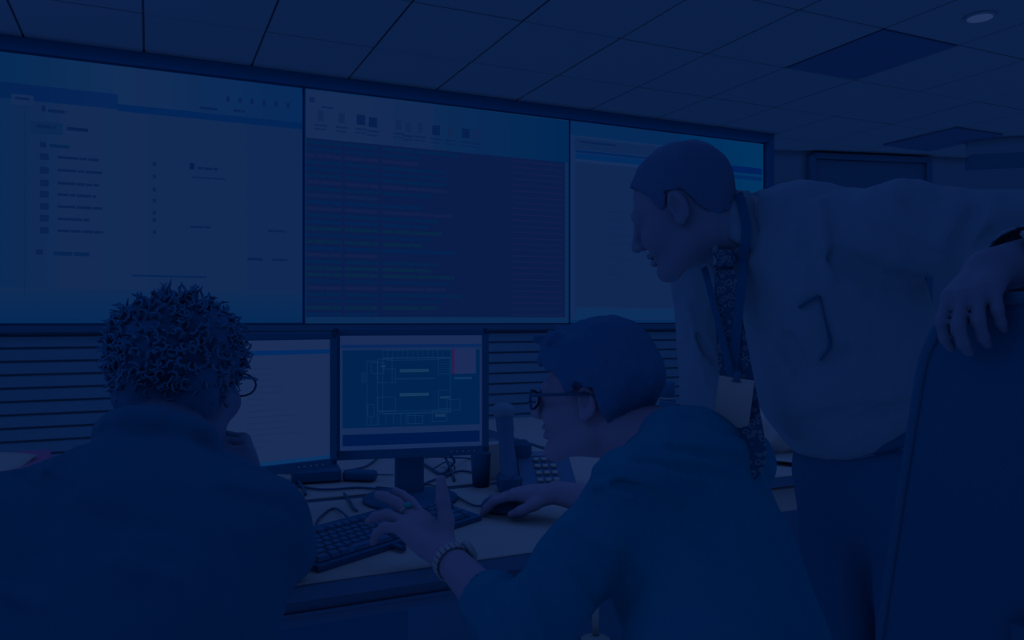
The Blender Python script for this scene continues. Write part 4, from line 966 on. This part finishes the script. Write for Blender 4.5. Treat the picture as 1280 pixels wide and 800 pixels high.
# lanyard and badge
lp = [on_shirt(x, y, .008) for x, y in [(921, 246), (926, 256), (930, 268), (932, 285), (932, 305), (930, 325)]]; lp = [p for p in lp if p is not None]
la = [p for p in lp] + [P(928, 345, tp[1].y-.012), P(924, 380, tp[2].y-.014), P(920, 420, tp[3].y-.016), P(917, 455, tp[4].y-.02), P(916, 474, 1.30)]
ribbon('lanyard', la, [.017]*len(la), .0012, STRAP, nt_)
lb = [P(880, 334, 1.47), P(884, 348, 1.44), P(890, 372, 1.405), P(898, 405, 1.38), P(907, 440, 1.355), P(914, 474, 1.30)]
ribbon('lanyard', lb, [.012]*len(lb), .0012, STRAP, nt_)
bd = empty('badge', tuple(P(917, 503, 1.275)-Vector(root.location)), 0, root)
b = MB(); Rb = Matrix.Rotation(math.radians(-20), 3, 'Z') @ Matrix.Rotation(math.radians(7), 3, 'Y'); b.box((0, 0, 0), (.056, .0016, .080), rot=Rb, bev=.0006); b.build('badge_card', CARD, bd)
b = MB(); b.box(tuple(Rb @ Vector((0, -.0015, .0345))), (.014, .001, .003), rot=Rb); b.box(tuple(Rb @ Vector((0, -.002, .044))), (.010, .004, .014), rot=Rb, bev=.001); b.build('badge_clip', BLACK, bd)
# shirt pocket with its dark edge, buttons
pc = [on_shirt(x, y, .006) for x, y in [(1000, 384), (1008, 378), (1017, 373), (1025, 370)]]
pl = [on_shirt(x, y, .004) for x, y in [(1025, 370), (1029, 388), (1034, 408), (1038, 425), (1037, 434), (1031, 443), (1026, 449)]]
if all(pc): MB().tube([p-Vector(root.location) for p in pc], .0028, 6).build('pen', BLACK, root)
if all(pl): MB().tube([p-Vector(root.location) for p in pl], [.0018]*3+[.003]*2+[.0022, .0016], 6).build('pocket_edge', TROUS, root)
k_ = 0
for x, y in [(948, 398), (979, 443), (1008, 486)][:0]: pass
# belt
b = MB(); bc = PV+A3((-.012, 0, .105)); pts = [tuple(bc+RTf@A3((math.cos(a)*.178, math.sin(a)*.142, 0))-off) for a in [i*2*math.pi/32 for i in range(33)]]; b.tube(pts, .016, 8, flat=1); b.build('belt', STRAP, root)

# ------------------------------------------------------------------ office chairs
def chair_base(e, seat_z=.47, m=CHAIRM):
    b = MB(); b.box((0, 0, seat_z), (.42, .42, .08), bev=.035, seg=3); b.build('seat', m, e)
    b = MB(); b.tube([(0, 0, .08), (0, 0, .26)], .028, 14); b.tube([(0, 0, .26), (0, 0, seat_z-.04)], .016, 12); b.build('gas_post', BLACK, e)
    for k in range(5):
        a = k*2*math.pi/5+.3; b = MB(); b.tube([(0, 0, .10), (math.cos(a)*.16, math.sin(a)*.16, .085), (math.cos(a)*.25, math.sin(a)*.25, .065)], [.026, .020, .014], 8); l = b.build('leg', BLACK, e)
        b = MB(); x, y = math.cos(a)*.25, math.sin(a)*.25; b.tube([(x-.014, y, .028), (x+.014, y, .028)], .027, 14); b.tube([(x, y, .03), (x, y, .07)], .007, 6); b.build('caster', BLACK, l)
cz = math.radians(-56); ch = empty('office_chair', (.850, 1.115, 0), cz); tag(ch, 'black high-backed office chair in the right foreground with a hand on its top', 'chair')
chair_base(ch)
# backrest: tapering slab with big rounded upper corners, bowed sideways
def slab_sdf(hw, z0, z1, cr, th, taper, bow):
    zc = (z0+z1)/2; hh = (z1-z0)/2
    def f(p):
        zz = (p[:, 2]-zc); w_ = hw*(1-taper*(zz/hh)); x = np.abs(p[:, 0])-(w_-cr); z = np.abs(zz)-(hh-cr)
        d2 = np.hypot(np.maximum(x, 0), np.maximum(z, 0))+np.minimum(np.maximum(x, z), 0)-cr
        y = np.abs(p[:, 1]-bow*(p[:, 0]**2)*2.2+.06*((p[:, 2]-.8)))-th; r_ = .022
        return (np.hypot(np.maximum(d2+r_, 0), np.maximum(y+r_, 0))+np.minimum(np.maximum(d2+r_, y+r_), 0)-r_)*.9
    return f
f_ = slab_sdf(.200, .52, 1.212, .105, .036, .38, .35); sd = SDF(); sd.ops.append((f_, A3((0, 0, .9)), .6, .01, 'u')); bk = smesh('backrest', sd, A3((-.36, -.16, .46)), A3((.36, .22, 1.26)), .006, CHAIRM, None)
bk.parent = ch; bk.location = (0, -.20, 0)
b = MB(); pts = []
hw, z0_, z1_, cr, tpz = .200, .52, 1.212, .105, .38; zc = (z0_+z1_)/2; hh = (z1_-z0_)/2
def outl(t):
    if t < .25: a = math.pi; x, z = -(hw-cr)-cr, z0_+.15+(hh*2-.15-cr)*t/.25
    elif t < .42: a = math.pi-(t-.25)/.17*math.pi/2; x, z = -(hw-cr)+cr*math.cos(a), z1_-cr+cr*math.sin(a)
    elif t < .58: x, z = -(hw-cr)+2*(hw-cr)*(t-.42)/.16, z1_
    elif t < .75: a = math.pi/2-(t-.58)/.17*math.pi/2; x, z = (hw-cr)+cr*math.cos(a), z1_-cr+cr*math.sin(a)
    else: x, z = hw, z1_-cr-(hh*2-.15-cr)*(t-.75)/.25
    w_ = (1-tpz*((z-zc)/hh)); x *= w_*1.0; return x, z
for i in range(61):
    x, z = outl(i/60); y = .35*x*x*2.2-.06*(z-.8); pts.append((x*.985, y-.030, zc+(z-zc)*.985))
o = MB().tube(pts, .009, 8).build('piping', RIM, bk)
b = MB(); b.tube([(0, -.02, .44), (0, -.16, .46), (0, -.235, .60), (0, -.25, .80)], .024, 8, flat=.5); b.build('back_bar', BLACK, ch)
c1 = empty('office_chair', (.345, .99, 0), math.radians(45)); tag(c1, 'low black seat under the man in the teal hoodie', 'chair'); chair_base(c1, .40)
c2 = empty('office_chair', (-.50, .80, 0), math.radians(-5)); tag(c2, 'low black seat under the man with curly hair', 'chair'); chair_base(c2, .40)
